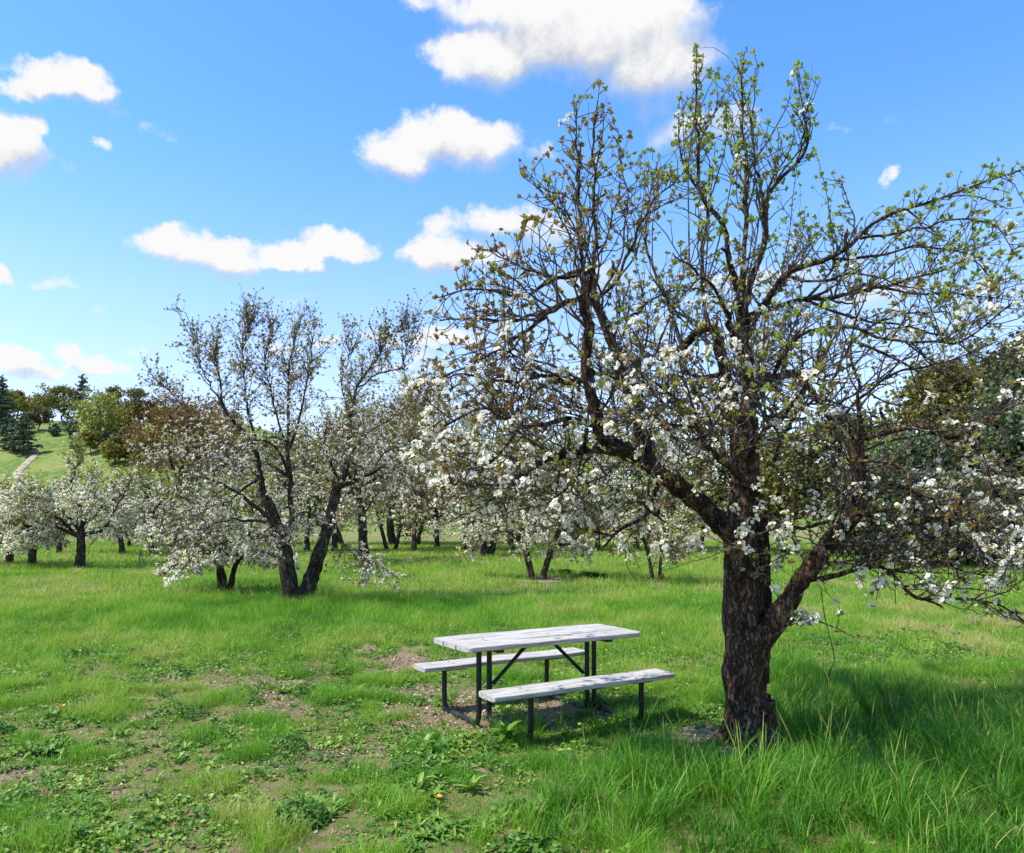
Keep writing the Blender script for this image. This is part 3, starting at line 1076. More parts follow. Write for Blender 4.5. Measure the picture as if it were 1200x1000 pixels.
def tree_b():
    b = gbase(348, 708)
    Y = b[1]

    def L(pts, r0, r1, d0, d1):
        c = ev(pts, 14)
        return p2w(c[:, 0], c[:, 1], Y + d0 + (d1 - d0) * np.linspace(0, 1, 14)), (r0 if r0 > .13 else r0 * .66), (r1 if r0 > .13 else r1 * .7)
    stems = [L([(343, 712), (340, 690), (336, 668), (333, 644), (323, 614), (312, 585)], .20, .11, 0, -.3),
             L([(354, 711), (360, 692), (372, 656), (382, 625), (388, 600), (396, 570)], .17, .10, 0, .2)]
    LB = [([(312, 588), (305, 560), (301, 530), (285, 505), (263, 480), (258, 440), (250, 412)], .11, .02, -.3, -.8),
          ([(333, 644), (342, 606), (339, 553), (337, 530), (339, 454), (342, 400), (345, 385)], .12, .02, 0, .3),
          ([(396, 572), (411, 564), (430, 557), (452, 548), (472, 556)], .10, .02, .2, -.6),
          ([(396, 572), (404, 545), (411, 492), (419, 454), (446, 416), (453, 395), (480, 385)], .10, .01, .2, .9),
          ([(312, 606), (295, 590), (275, 575), (235, 560), (200, 570)], .08, .015, -.3, -1.2),
          ([(305, 560), (270, 530), (235, 500), (210, 470), (186, 446)], .08, .012, -.3, .5),
          ([(302, 535), (290, 480), (285, 420), (285, 398), (295, 376)], .06, .008, -.4, .6),
          ([(337, 530), (355, 470), (362, 430), (366, 398)], .06, .008, .1, -1.0),
          ([(263, 480), (240, 440), (225, 395)], .04, .008, -.7, -.4),
          ([(392, 606), (404, 637), (434, 655), (464, 676)], .035, .008, .2, -1.0),
          ([(340, 560), (300, 540), (250, 545), (190, 520)], .06, .012, 0, 1.8),
          ([(340, 560), (320, 520), (290, 520), (260, 540)], .06, .012, 0, -2.0),
          ([(400, 568), (380, 520), (390, 500), (430, 510)], .06, .012, .2, -1.9),
          ([(400, 568), (420, 520), (460, 490), (500, 470)], .06, .012, .2, 1.6),
          ([(320, 612), (270, 610), (230, 625), (200, 640)], .05, .01, -.3, -1.5),
          ([(382, 625), (360, 600), (340, 610), (310, 630)], .04, .01, .1, -1.6),
          ([(305, 560), (260, 590), (220, 600), (185, 605)], .05, .01, -.3, .9),
          ([(411, 492), (400, 450), (410, 420), (405, 400)], .035, .006, .4, .0),
          ([(419, 454), (440, 440), (470, 430), (480, 400)], .03, .006, .6, 1.0),
          ([(337, 530), (320, 470), (310, 420), (320, 390)], .05, .008, .1, .8),
          ([(434, 557), (450, 530), (480, 520), (500, 500)], .04, .01, 0, 1.0)]
    limbs = [L(*a) for a in LB]
    return orchard_tree('large twin-trunked pear tree with tall bare shoots, left of the picnic table', b, limbs, stems, 51, (900, 4600, 3800), .55, .75, .85, True, 1.0, shoots=60)


tree_b()


def generic(label, px, py, top, hw, seed, blossom=.7, bronze=.3, nst=1, counts=(150, 800, 1500), lean=0.0, shoots=12, tr=.17, cluster=1.5, spread=1.0):
    b = gbase(px, py)
    Y = b[1]
    H = (py - top) / FPX * Y
    Wd = hw / FPX * Y
    r = np.random.default_rng(seed)
    stems, limbs = [], []
    fh = H * r.uniform(.18, .26)
    for s in range(nst):
        a = 6.28 * s / nst + r.uniform(-.4, .4)
        off = np.array([math.cos(a), math.sin(a) * .6, 0]) * (.28 if nst > 1 else 0) * H / 4
        f0 = b + off * .35 + [0, 0, -.08]
        f1 = b + off * 1.1 + [lean * fh + r.normal(0, .05), r.normal(0, .05), fh]
        f2 = f1 + off * .8 + [lean * H * .15 + r.normal(0, .1), r.normal(0, .1), H * .22]
        rr = .82 * tr / (1 if nst == 1 else 1.35)
        stems.append((np.array([f0, (f0 + f1) / 2 + r.normal(0, .03, 3), f1, f2]), rr, rr * .55))
        nl = r.integers(5, 8) if nst == 1 else r.integers(3, 5)
        for k in range(nl):
            an = 6.28 * k / nl + r.uniform(-.5, .5) + s
            hi = r.uniform(.5, .92)
            o = np.array([math.cos(an), math.sin(an), 0]) * Wd * r.uniform(.55, .95)
            st = f1 + (f2 - f1) * r.uniform(0, 1)
            m = st + o * .5 + [0, 0, H * r.uniform(.05, .2)]
            e = np.array([b[0] + lean * H * .4, b[1], b[2]]) + o + [0, 0, H * hi * r.uniform(.8, 1.0)]
            limbs.append((np.array([st, m, e]), rr * .5, .012))
        for k in range(2):   # low drooping limbs
            an = r.uniform(0, 6.28)
            o = np.array([math.cos(an), math.sin(an), 0]) * Wd * r.uniform(.7, 1.0)
            st = f1 + (f2 - f1) * .2
            limbs.append((np.array([st, st + o * .5 + [0, 0, H * .1], b + o + [0, 0, H * r.uniform(.22, .36)]]), rr * .35, .01))
        limbs.append((np.array([f2, f2 + [r.normal(0, .2), r.normal(0, .2), H * .2], f2 + [r.normal(0, .3), r.normal(0, .3), H * .46]]), rr * .5, .012))
    return orchard_tree(label, b, limbs, stems, seed + 100, counts, blossom, bronze, H / 4.6, False, cluster * max(1, H / 6), shoots=shoots)


ORCHARD = [
    ('white-flowering pear tree with a dark forked trunk, before the dirt path on the hill', 93, 666, 512, 78, dict(seed=11, blossom=.85, bronze=.15, counts=(260, 1500, 3000), tr=.22, shoots=14, lean=.02)),
    ('low white-flowering pear tree just left of the taller one, dark leaning trunk', 38, 664, 560, 62, dict(seed=12, blossom=.85, bronze=.2, counts=(180, 900, 2000), tr=.2, lean=-.05)),
    ('white-flowering pear tree cut by the left edge of the photo', 8, 662, 566, 55, dict(seed=13, blossom=.85, bronze=.2, counts=(160, 800, 1800), tr=.22, lean=.08)),
    ('pear tree in white flower, its thick dark trunk behind the green stake', 180, 650, 556, 64, dict(seed=14, blossom=.85, bronze=.1, counts=(200, 1000, 2600), tr=.24)),
    ('pear tree in white flower, its trunk between the two forked ones at left', 143, 650, 568, 55, dict(seed=15, blossom=.8, bronze=.2, counts=(140, 700, 1500), tr=.2)),
    ('short many-stemmed pear tree in white flower beside the twin-trunked tree', 262, 694, 560, 78, dict(seed=16, blossom=.85, bronze=.1, nst=3, counts=(220, 1300, 2800), tr=.13, cluster=1.3, shoots=6)),
    ('pear tree with a leaning grey trunk behind the twin-trunked tree', 428, 659, 450, 76, dict(seed=17, blossom=.4, bronze=.6, counts=(220, 1200, 1800), tr=.26, lean=-.05, shoots=18)),
    ('slim pear tree with a crooked dark trunk next to the leaning grey one', 458, 645, 455, 56, dict(seed=18, blossom=.4, bronze=.6, counts=(160, 900, 1300), tr=.2, nst=2)),
    ('pear tree with a broad dark trunk fanning into stems, above the far bench', 570, 653, 500, 76, dict(seed=19, blossom=.6, bronze=.45, nst=3, counts=(220, 1300, 2300), tr=.3)),
    ('two-stemmed pear tree standing in a ring of brown bark, behind the picnic table', 630, 680, 500, 92, dict(seed=20, blossom=.72, bronze=.35, nst=2, counts=(300, 1800, 3400), tr=.17, cluster=1.3)),
    ('thin young pear tree in flower with dry straw at its foot', 770, 684, 556, 62, dict(seed=21, blossom=.55, bronze=.4, nst=2, counts=(160, 900, 1500), tr=.09, shoots=6, cluster=1.3)),
    ('small far pear tree seen between the slim crooked one and the fanned one', 512, 643, 470, 56, dict(seed=22, blossom=.6, bronze=.4, counts=(120, 700, 1300), tr=.2)),
    ('far pear tree seen through the crown of the twin-trunked tree', 318, 648, 520, 62, dict(seed=23, blossom=.7, bronze=.3, counts=(140, 800, 1600), tr=.2)),
    ('far pear tree in pale flower behind the short many-stemmed one', 235, 646, 540, 58, dict(seed=24, blossom=.85, bronze=.1, counts=(140, 800, 1900), tr=.2)),
    ('far pear tree in pale flower behind the white one with the forked trunk', 70, 648, 560, 55, dict(seed=25, blossom=.8, bronze=.2, counts=(120, 700, 1500), tr=.2)),
    ('far flowering pear tree behind the two-stemmed one', 700, 646, 510, 66, dict(seed=26, blossom=.75, bronze=.3, counts=(140, 800, 1900), tr=.2)),
    ('far flowering pear tree seen past the left side of the big trunk', 822, 648, 545, 56, dict(seed=27, blossom=.5, bronze=.4, counts=(140, 800, 1300), tr=.18)),
    ('far pear tree between the leaning grey trunk and the twin trunks', 392, 646, 480, 56, dict(seed=28, blossom=.5, bronze=.5, counts=(140, 800, 1300), tr=.2)),
    ('far grey twiggy pear tree behind the fanned one, taller than its neighbours', 545, 645, 470, 58, dict(seed=29, blossom=.4, bronze=.5, counts=(180, 1100, 1500), tr=.2, shoots=18)),
    ('far twiggy pear tree left of the two-stemmed one, faintly in flower', 600, 647, 480, 56, dict(seed=30, blossom=.45, bronze=.45, counts=(180, 1100, 1500), tr=.2, shoots=14)),
    ('far grey pear tree right of the two-stemmed one', 662, 645, 490, 56, dict(seed=31, blossom=.45, bronze=.45, counts=(160, 1000, 1500), tr=.2, shoots=14)),
    ('far pear tree in thin flower behind the thin young one', 745, 646, 500, 60, dict(seed=32, blossom=.5, bronze=.4, counts=(160, 1000, 1600), tr=.2, shoots=10)),
    ('far twiggy pear tree just right of the leaning grey trunk', 485, 647, 445, 52, dict(seed=33, blossom=.35, bronze=.6, counts=(180, 1100, 1300), tr=.18, shoots=18)),
    ('far white pear tree between the stake and the short many-stemmed tree', 205, 648, 545, 55, dict(seed=34, blossom=.8, bronze=.15, counts=(140, 900, 1900), tr=.2)),
    ('far pear tree seen between the twin trunks', 360, 646, 500, 56, dict(seed=35, blossom=.55, bronze=.45, counts=(150, 900, 1500), tr=.2)),
]
for lb, x, y, tp, hw, kw in ORCHARD:
    generic(lb, x, y, tp, hw, **kw)


# ------------------------------------------------------------------ woods and hill trees
def leaf_quads(geo, pos, size, r, tint, upb=.3):
    N = len(pos)
    d = nrm(r.normal(0, 1, (N, 3)) + np.array([0, 0, upb]))
    A = rot_to(d, r.uniform(0, 6.28, N)) * (size * r.uniform(.6, 1.3, N))[:, None, None]
    q = np.array([[-.5, 0, 0], [0, -.32, .08], [.5, 0, 0], [0, .32, .08]])
    V = np.einsum('nij,vj->nvi', A, q) + pos[:, None]
    F = np.arange(N * 4).reshape(N, 4)
    geo.add(V.reshape(-1, 3), F, np.repeat(tint, 4))


def broad_tree(name, label, b, H, Wd, m, seed, n=2600, leaf=.2, nclump=40, low=.18, group=None, cat='tree', tint=.5, gap=.2):
    r = np.random.default_rng(seed)
    b = np.asarray(b, float)
    root = thing(name, b, label, cat, group)
    tk = Geo()
    cen = b + [0, 0, H * (low + 1) / 2]
    hz = H * (1 - low) / 2
    d = nrm(r.normal(0, 1, (nclump, 3)))
    rad = r.uniform(.45, 1.0, nclump) ** .7
    cl = cen + d * rad[:, None] * np.array([Wd, Wd, hz]) * .82
    cl[:, 2] += r.normal(0, .04 * H, nclump)
    f1 = b + [r.normal(0, .04) * H, 0, H * max(low, .22)]
    tubes(tk, ev([b - [0, 0, .2], (b + f1) / 2 + r.normal(0, .02 * H, 3) * [1, 1, 0], f1, cen + [0, 0, hz * .5]], 12)[None], np.linspace(.024 * H, .008 * H, 12)[None], 8, .5, .3, seed=seed)
    ends = cl[r.choice(nclump, min(12, nclump), replace=False)]
    for e in ends:
        st = f1 + (cen - f1) * r.uniform(0, .9)
        tubes(tk, ev([st, (st + e) / 2 + r.normal(0, .05 * H, 3), e], 8)[None], np.linspace(.013 * H, .003 * H, 8)[None], 5, .5)
    tk.build('trunk', M['bark_far'], root, b, True)
    k = r.integers(0, nclump, n)
    cs = r.uniform(.12, .26, nclump) * min(Wd, hz * 1.3)
    ct = r.normal(0, .16, nclump)
    pos = cl[k] + r.normal(0, 1, (n, 3)) * cs[k][:, None] * np.array([1, 1, .65])
    pos[:, 2] = np.maximum(pos[:, 2], b[2] + .1)
    g = Geo()
    leaf_quads(g, pos, leaf, r, tint + ct[k] + r.normal(0, .1, n))
    g.build('crown', m, root, b)
    return root


def conifer(name, label, b, H, Wd, seed, n=1800, leaf=.3, low=.15, group=None, tint=.5, open_=.5):
    r = np.random.default_rng(seed)
    b = np.asarray(b, float)
    root = thing(name, b, label, 'tree', group)
    tk = Geo()
    tubes(tk, ev([b - [0, 0, .3], b + [r.normal(0, .01) * H, 0, H * .5], b + [0, 0, H]], 12)[None], np.linspace(.022 * H, .003 * H, 12)[None], 7, .5)
    nb = 46
    z = np.linspace(low, .97, nb) + r.normal(0, .01, nb)
    an = np.arange(nb) * 2.4 + r.uniform(-.4, .4, nb)
    ln = Wd * (1 - z) ** .75 / (1 - low) ** .75 * r.uniform(.6, 1.15, nb) + .04 * Wd
    st = b + np.stack([0 * z, 0 * z, z * H], -1)
    en = st + np.stack([np.cos(an) * ln, np.sin(an) * ln, ln * r.uniform(-.15, .3, nb)], -1)
    P = np.stack([st, (st + en) / 2 + [0, 0, .01 * H], en], 1)
    tubes(tk, P, np.stack([.006 * H + 0 * z, .004 * H + 0 * z, .001 * H + 0 * z], 1), 4, .5)
    tk.build('trunk', M['bark_far'], root, b, True)
    k = r.choice(nb, n, p=ln / ln.sum())
    u = r.uniform(.15, 1.05, n)[:, None]
    pos = st[k] + (en[k] - st[k]) * u + r.normal(0, 1, (n, 3)) * (.05 + .1 * u) * np.array([1, 1, .5]) * max(Wd, .2) * .6
    g = Geo()
    leaf_quads(g, pos, leaf, r, tint + r.normal(0, .15, nb)[k] + r.normal(0, .12, n), .4)
    g.build('crown', M['needle'], root, b)
    return root


WOODS = [  # name, label, foot px/py, top, half width, material, tint, leaves
    ('oak_tree', 'tall olive-brown oak at the wood edge, behind the right side of the big pear tree', 1100, 662, 392, 66, 'oak', .30, 5200),
    ('evergreen_tree', 'tall dark evergreen at the wood edge by the right picture edge', 1180, 660, 372, 62, 'dark', .62, 5200),
    ('willow_tree', 'grey-green rounded tree in front of the tall dark evergreen', 1205, 668, 425, 60, 'willow', .5, 5200),
    ('willow_tree', 'low grey-green tree under the olive-brown oak', 1070, 668, 500, 56, 'willow', .38, 4000),
    ('evergreen_tree', 'dark spreading tree between the grey-green trees at right', 1135, 668, 520, 66, 'dark', .42, 4600),
    ('evergreen_tree', 'dark tree seen just right of the big pear trunk', 985, 655, 470, 60, 'dark', .4, 4000),
    ('oak_tree', 'olive oak seen straight behind the big pear tree', 920, 652, 490, 58, 'oak', .35, 3600),
    ('evergreen_tree', 'dark tree hidden behind the fork of the big pear tree', 850, 648, 510, 56, 'dark', .5, 3200),
    ('evergreen_shrub', 'low dark shrub at the grass edge right of the raised limb', 1030, 668, 590, 52, 'dark', .3, 3000),
    ('evergreen_shrub', 'low dark shrub at the grass edge by the right picture edge', 1175, 672, 580, 60, 'dark', .3, 3200),
    ('evergreen_shrub', 'low dark shrub at the grass edge between the two others', 1100, 670, 600, 55, 'dark', .28, 3000),
    ('oak_tree', 'wide olive tree standing past the right picture edge', 1275, 664, 400, 70, 'oak', .4, 4200),
    ('willow_tree', 'grey-green tree behind the small flowering tree left of the big trunk', 770, 645, 490, 60, 'willow', .4, 2600),
    ('evergreen_tree', 'dark tree behind the far pear tree past the two stems', 690, 643, 500, 60, 'dark', .5, 2400),
    ('evergreen_tree', 'dark tree behind the two-stemmed pear tree', 610, 641, 505, 58, 'oak', .5, 2400),
    ('willow_tree', 'grey-green tree behind the fanned pear tree', 545, 640, 500, 56, 'willow', .35, 2400),
    ('oak_tree', 'bronze-leaved oak behind the slim crooked pear tree', 462, 638, 425, 66, 'bronze', .45, 3600),
    ('oak_tree', 'rust-brown oak behind the left side of the twin-trunked tree', 222, 640, 445, 72, 'bronze', .42, 4600),
    ('evergreen_shrub', 'dark olive shrub between the white pear tree and the rust-brown oak', 152, 642, 548, 44, 'dark', .75, 3000),
    ('evergreen_tree', 'dark evergreen behind the twin trunks', 330, 640, 500, 56, 'dark', .5, 2600),
    ('oak_tree', 'bronze oak seen between the twin trunks and the slim tree', 400, 640, 470, 50, 'bronze', .55, 2600),
    ('evergreen_shrub', 'dark shrub far behind the slim crooked pear tree', 490, 640, 530, 50, 'dark', .45, 2200),
    ('evergreen_shrub', 'dark shrub at the far left end of the orchard', 10, 641, 585, 50, 'dark', .6, 2400),
]
for i, (nm, lb, x, y, tp, hw, mt, ti, n) in enumerate(WOODS):
    b = gbase(x, y)
    b[1] += 2.0
    b[0] = (x - 600) / FPX * b[1]
    k = b[1] / FPX
    shrub = 'shrub' in nm
    broad_tree(nm, lb, b, (y - tp) * k, hw * k, M[mt], 300 + i, int(n * 2.0), .24 if not shrub else .2, 60, .02 if shrub else .12, 'shrubs at the wood edge' if shrub else 'trees of the wood behind the orchard', 'shrub' if shrub else 'tree', ti)

HILL = [  # kind, label, foot px/py, top, half width, material / tint
    ('c', 'dark pine at the left picture edge on the hill', 2, 508, 440, 16, .35),
    ('o', 'bronze tree with open crown on the hill crest, second from the left edge', 20, 487, 446, 10, ('bronze', .45)),
    ('o', 'pale green oak on the crest beside the low concrete tank', 34, 486, 451, 11, ('oak', .8)),
    ('o', 'tall thin-crowned oak with dark trunk on the crest, right of the low tank', 53, 488, 446, 12, ('oak', .5)),
    ('o', 'wide yellow-brown oak on the crest in front of the tall conifer', 74, 494, 451, 16, ('oak', .35)),
    ('c', 'tall pointed conifer standing above the crest oaks', 97, 492, 434, 11, .5),
    ('o', 'large yellow-green leaning oak on the slope, widest crown of the hill', 117, 522, 459, 27, ('oak', .75)),
    ('o', 'thin dark-topped oak on the crest right of the leaning oak', 133, 496, 449, 9, ('oak', .3)),
    ('o', 'dark evergreen oak on the crest at the foot of the sky gap', 162, 512, 453, 15, ('dark', .8)),
    ('o', 'olive oak behind the rust-brown crown on the crest', 184, 508, 468, 14, ('oak', .35)),
    ('s', 'small round dark shrub on the slope, left of the blue-green pair', 64, 512, 493, 7, .4),
    ('s', 'broad dark blue-green shrub on the slope under the conifer', 83, 516, 484, 11, .5),
    ('s', 'round dark shrub under the leaning oak', 124, 524, 498, 9, .55),
    ('s', 'tiny round dark shrub above the white pear crown', 89, 528, 516, 6, .45),
    ('c', 'left one of the three blue-green pines by the hill path', 10, 528, 487, 11, .55),
    ('c', 'middle one of the three blue-green pines by the hill path', 16, 531, 490, 10, .6),
    ('c', 'largest of the three blue-green pines by the hill path', 27, 534, 484, 15, .6),
    ('o', 'dark oak on the slope behind the dark olive shrub', 152, 542, 500, 16, ('dark', .6)),
    ('o', 'round bright green oak on the slope right of the leaning oak', 140, 516, 482, 13, ('oak', .7)),
    ('o', 'small olive oak low on the slope above the white pear crown', 105, 532, 503, 11, ('oak', .4)),
    ('o', 'rounded dark oak on the slope between the pines and the shrub pair', 46, 505, 474, 12, ('dark', .8)),
    ('o', 'tall green oak at the left picture edge behind the pines', 4, 497, 452, 14, ('oak', .6)),
    ('o', 'wide olive oak low on the slope beside the dark olive shrub', 170, 545, 506, 17, ('oak', .45)),
    ('o', 'olive oak low on the slope, right end of the open grass', 135, 545, 515, 13, ('oak', .4)),
    ('o', 'bushy green oak on the crest between the thin oak and the evergreen oak', 148, 500, 470, 10, ('oak', .55)),
    ('o', 'green oak on the crest behind the twin-trunked tree', 215, 520, 475, 18, ('oak', .5)),
    ('o', 'olive oak on the crest behind the tall bare shoots', 262, 530, 480, 20, ('oak', .4)),
]
for i, (kd, lb, x, y, tp, hw, tt) in enumerate(HILL):
    X, Y, Z = on_hill(x, y)
    k = Y / FPX
    b = (X, Y, Z - .1)
    H = (y - tp) * k
    if kd == 'c':
        conifer('pine_tree', lb, b, H, hw * k * 1.25, 500 + i, 2600, .5, .1, 'trees on the hill', tt)
    elif kd == 's':
        broad_tree('evergreen_shrub', lb, b, H, hw * k, M['needle'], 500 + i, 900, .4, 18, .02, 'shrubs on the hill', 'shrub', tt)
    else:
        broad_tree('oak_tree', lb, b, H * 1.04, hw * k * 1.2, M[tt[0]], 500 + i, 3000 if hw > 12 else 1700, .5, 30, .16, 'trees on the hill', 'tree', tt[1])

# low concrete tank on the crest: ring wall with a slab lid and a hatch
X, Y, Z = on_hill(37, 486)
tank = thing('water_tank', (X, Y, Z - .3), 'low pale concrete tank on the hill crest between two oaks', 'tank')
a = np.arange(28) / 28 * 6.2832


def lathe(prof, n=28):
    a = np.arange(n) / n * 6.2832
    V = np.array([[rr * math.cos(t), rr * math.sin(t), z] for rr, z in prof for t in a])
    i = np.arange(len(prof) - 1)[:, None] * n + np.arange(n)[None]
    j = np.arange(len(prof) - 1)[:, None] * n + ((np.arange(n) + 1) % n)[None]
    return V, np.stack([i, j, j + n, i + n], -1).reshape(-1, 4)


g = Geo()
g.add(*lathe([(1.5, 0), (1.5, 1.35), (1.42, 1.35)]))
g.build('wall', M['concrete'], tank)
g = Geo()
g.add(*lathe([(.001, 1.36), (1.58, 1.36), (1.6, 1.42), (1.58, 1.5), (.3, 1.6), (.001, 1.6)]))
g.build('lid', M['concrete'], tank)
g = Geo()
g.add(*lathe([(.32, 1.58), (.32, 1.75), (.001, 1.77)], 12))
g.build('hatch', M['steel'], tank)

# ------------------------------------------------------------------ picnic table
TC, TA = np.array([.255, 7.0]), .53
TZ = float(gz(*TC)) + .0
tbl = thing('picnic_table', (TC[0], TC[1], TZ), 'picnic table with worn white boards and black tube frame beside the big pear tree', 'picnic table')
tbl.rotation_euler = (0, 0, TA)


def plank(x0, x1, y0, y1, z0, z1, r, round0=(0, 0), round1=(0, 0), nx=40):
    """weathered board along x with eased edges, slight cup and wavy sides; round0/round1 = corner radii at (-y,+y) of each end"""
    xs = np.linspace(x0, x1, nx)
    xs = np.unique(np.concatenate([xs, x0 + np.array([.005, .015, .03, .05]), x1 - np.array([.005, .015, .03, .05])]))
    e = .006
    wob = np.interp(xs, np.linspace(x0, x1, 12), r.normal(0, .0016, 12))
    wob2 = np.interp(xs, np.linspace(x0, x1, 12), r.normal(0, .0016, 12))
    sag = np.interp(xs, np.linspace(x0, x1, 6), r.normal(0, .0022, 6))
    V = []
    for x, w, w2, s in zip(xs, wob, wob2, sag):
        ya, yb = y0 + w, y1 + w2
        for (d, ca, cb) in ((x - x0, round0[0], round0[1]), (x1 - x, round1[0], round1[1])):
            if d < ca:
                ya = max(ya, y0 + ca - math.sqrt(max(ca * ca - (ca - d) ** 2, 0)))
            if d < cb:
                yb = min(yb, y1 - cb + math.sqrt(max(cb * cb - (cb - d) ** 2, 0)))
        za, zb = z0 + s, z1 + s
        V += [(x, ya, za + e), (x, ya, zb - e), (x, ya + e, zb), (x, (ya + yb) / 2, zb - .001), (x, yb - e, zb), (x, yb, zb - e), (x, yb, za + e), (x, yb - e, za), (x, ya + e, za)]
    n = 9
    V = np.array(V)
    i = np.arange(len(xs) - 1)[:, None] * n + np.arange(n)[None]
    j = np.arange(len(xs) - 1)[:, None] * n + ((np.arange(n) + 1) % n)[None]
    F = np.stack([i, i + n, j + n, j], -1).reshape(-1, 4)
    ends = [np.arange(n)[None], (np.arange(n)[::-1] + (len(xs) - 1) * n)[None]]
    return V, [F] + ends


def build_table():
    r = np.random.default_rng(5)
    L = .915
    g = Geo()
    g.add(*plank(-L + .008, L - .004, -.345, -.118, .715, .757, r, (.045, 0), (.045, 0)))
    g.add(*plank(-L, L + .004, -.114, .114, .713, .755, r))
    g.add(*plank(-L - .004, L - .006, .119, .345, .715, .757, r, (0, .045), (0, .045)))
    g.build('tabletop', M['board'], tbl)
    for sg in (-1, 1):
        g = Geo()
        a, b = (-.80, -.53) if sg < 0 else (.53, .80)
        g.add(*plank(-L + .005 * sg, L + .006 * sg, a, b, .408, .448, r, (.02, .02), (.02, .02)))
        g.build('bench_seat', M['board'], tbl)

    def pipe(name, pts, rad=.024, fil=.1, parent=tbl, sides=10):
        P = [np.array(pts[0], float)]
        for k in range(1, len(pts) - 1):
            p0, p1, p2 = (np.array(pts[q], float) for q in (k - 1, k, k + 1))
            a, b = p1 + nrm(p0 - p1) * fil, p1 + nrm(p2 - p1) * fil
            for t in np.linspace(0, 1, 7):
                P.append((1 - t) ** 2 * a + 2 * t * (1 - t) * p1 + t * t * b)
        P.append(np.array(pts[-1], float))
        g = Geo()
        P = np.array(P)
        tubes(g, P[None], np.full((1, len(P)), rad), sides)
        for e in (P[0], P[-1]):
            pass
        return g.build(name, M['steel'], parent, smooth=True)
    bolts = [(x, y, .757) for x in (-.5775, .5675) for y in (-.23, -.03, .03, .23)] + [(x, y, .449) for x in (-.5775, .5675) for y in (-.72, -.61, .61, .72)]
    for bx_, by_, bz_ in bolts:
        g = Geo()
        V, F = lathe([(.010, -.003), (.009, .001), (.005, .003), (.0005, .004)], 10)
        g.add(V + [bx_, by_, bz_], F)
        g.build('bolt', M['bolt'], tbl)
    z1 = .712
    zs = .405
    # every end: an outer and an inner U of tube, from the table centre down, along the ground and up to one bench
    pipe('leg_frame', [(-.645, -.03, z1), (-.645, -.03, .026), (-.645, .665, .026), (-.645, .665, zs)])
    pipe('leg_frame', [(-.51, .03, z1), (-.51, .03, .026), (-.51, -.665, .026), (-.51, -.665, zs)])
    pipe('leg_frame', [(.63, .03, z1), (.63, .03, .026), (.63, -.665, .026), (.63, -.665, zs)])
    pipe('leg_frame', [(.505, -.03, z1), (.505, -.03, .026), (.505, .665, .026), (.505, .665, zs)])
    pipe('brace', [(-.49, .0, .36), (-.1, .0, z1)], .017)
    pipe('brace', [(.485, .0, .36), (.1, .0, z1)], .017)

    def bar(name, x0, x1, y0, y1, z0, z1):
        g = Geo()
        e = .004
        V, F = [], []
        for (z, k) in ((z0, e), (z0 + e, 0), (z1 - e, 0), (z1, e)):
            V += [(x0 + k, y0 + k, z), (x1 - k, y0 + k, z), (x1 - k, y1 - k, z), (x0 + k, y1 - k, z)]
        for q in range(3):
            for w in range(4):
                F.append((q * 4 + w, q * 4 + (w + 1) % 4, q * 4 + 4 + (w + 1) % 4, q * 4 + 4 + w))
        F += [(3, 2, 1, 0), (12, 13, 14, 15)]
        g.add(V, np.array(F))
        return g.build(name, M['steel'], tbl)
    for x in (-.5775, .5675):
        bar('crossbar', x - .032, x + .032, -.30, .30, .682, .711)
        for y in (-.665, .665):
            bar('seat_bracket', x - .10, x + .10, y - .10, y + .10, .392, .406)
    bar('center_rail', -.13, .13, -.20, .20, .694, .7115)


build_table()

# ------------------------------------------------------------------ grass, weeds, chips
GW = 1.12     # sown a little wider than the picture


def spread(n, y0, y1, r):
    """n spots evenly over the strip of meadow between two distances"""
    y = np.sqrt(r.uniform(y0 * y0, y1 * y1, n))
    x = r.uniform(-1, 1, n) * (y * .667 * GW + 1.5)
    return x, y


def blades(geo, x, y, h, w, lean, tint, r, segs=3, z=None, away=None):
    N = len(x)
    z = gz(x, y) if z is None else z
    a = r.uniform(0, 6.283, N)
    dx = np.stack([np.cos(a), np.sin(a), 0 * a], -1)
    f = a + r.normal(0, 1.0, N) + 1.57
    if away is not None:
        f = away + r.normal(0, .5, N)
        a = f + 1.57 + r.normal(0, .5, N)
        dx = np.stack([np.cos(a), np.sin(a), 0 * a], -1)
    ld = np.stack([np.cos(f), np.sin(f), 0 * a], -1)
    b = np.stack([x, y, z - .01], -1)
    tt = np.linspace(0, 1, segs + 1)
    V = np.zeros((N, segs * 2 + 1, 3))
    for k, t in enumerate(tt):
        c = b + np.array([0, 0, 1.]) * (h * (t - .35 * lean * t * t))[:, None] + ld * (h * lean * t ** 2 * .9)[:, None]
        ww = (w * .5 * (1 - t ** 1.6))[:, None]
        if k < segs:
            V[:, 2 * k] = c - dx * ww
            V[:, 2 * k + 1] = c + dx * ww
        else:
            V[:, 2 * k] = c
    n = segs * 2 + 1
    o = np.arange(N)[:, None] * n
    F4 = np.concatenate([o + np.array([2 * k, 2 * k + 1, 2 * k + 3, 2 * k + 2]) for k in range(segs - 1)]) if segs > 1 else None
    F3 = o + np.array([2 * segs - 2, 2 * segs - 1, 2 * segs])
    geo.add(V.reshape(-1, 3), [F4, F3] if F4 is not None else [F3], np.repeat(tint, n))


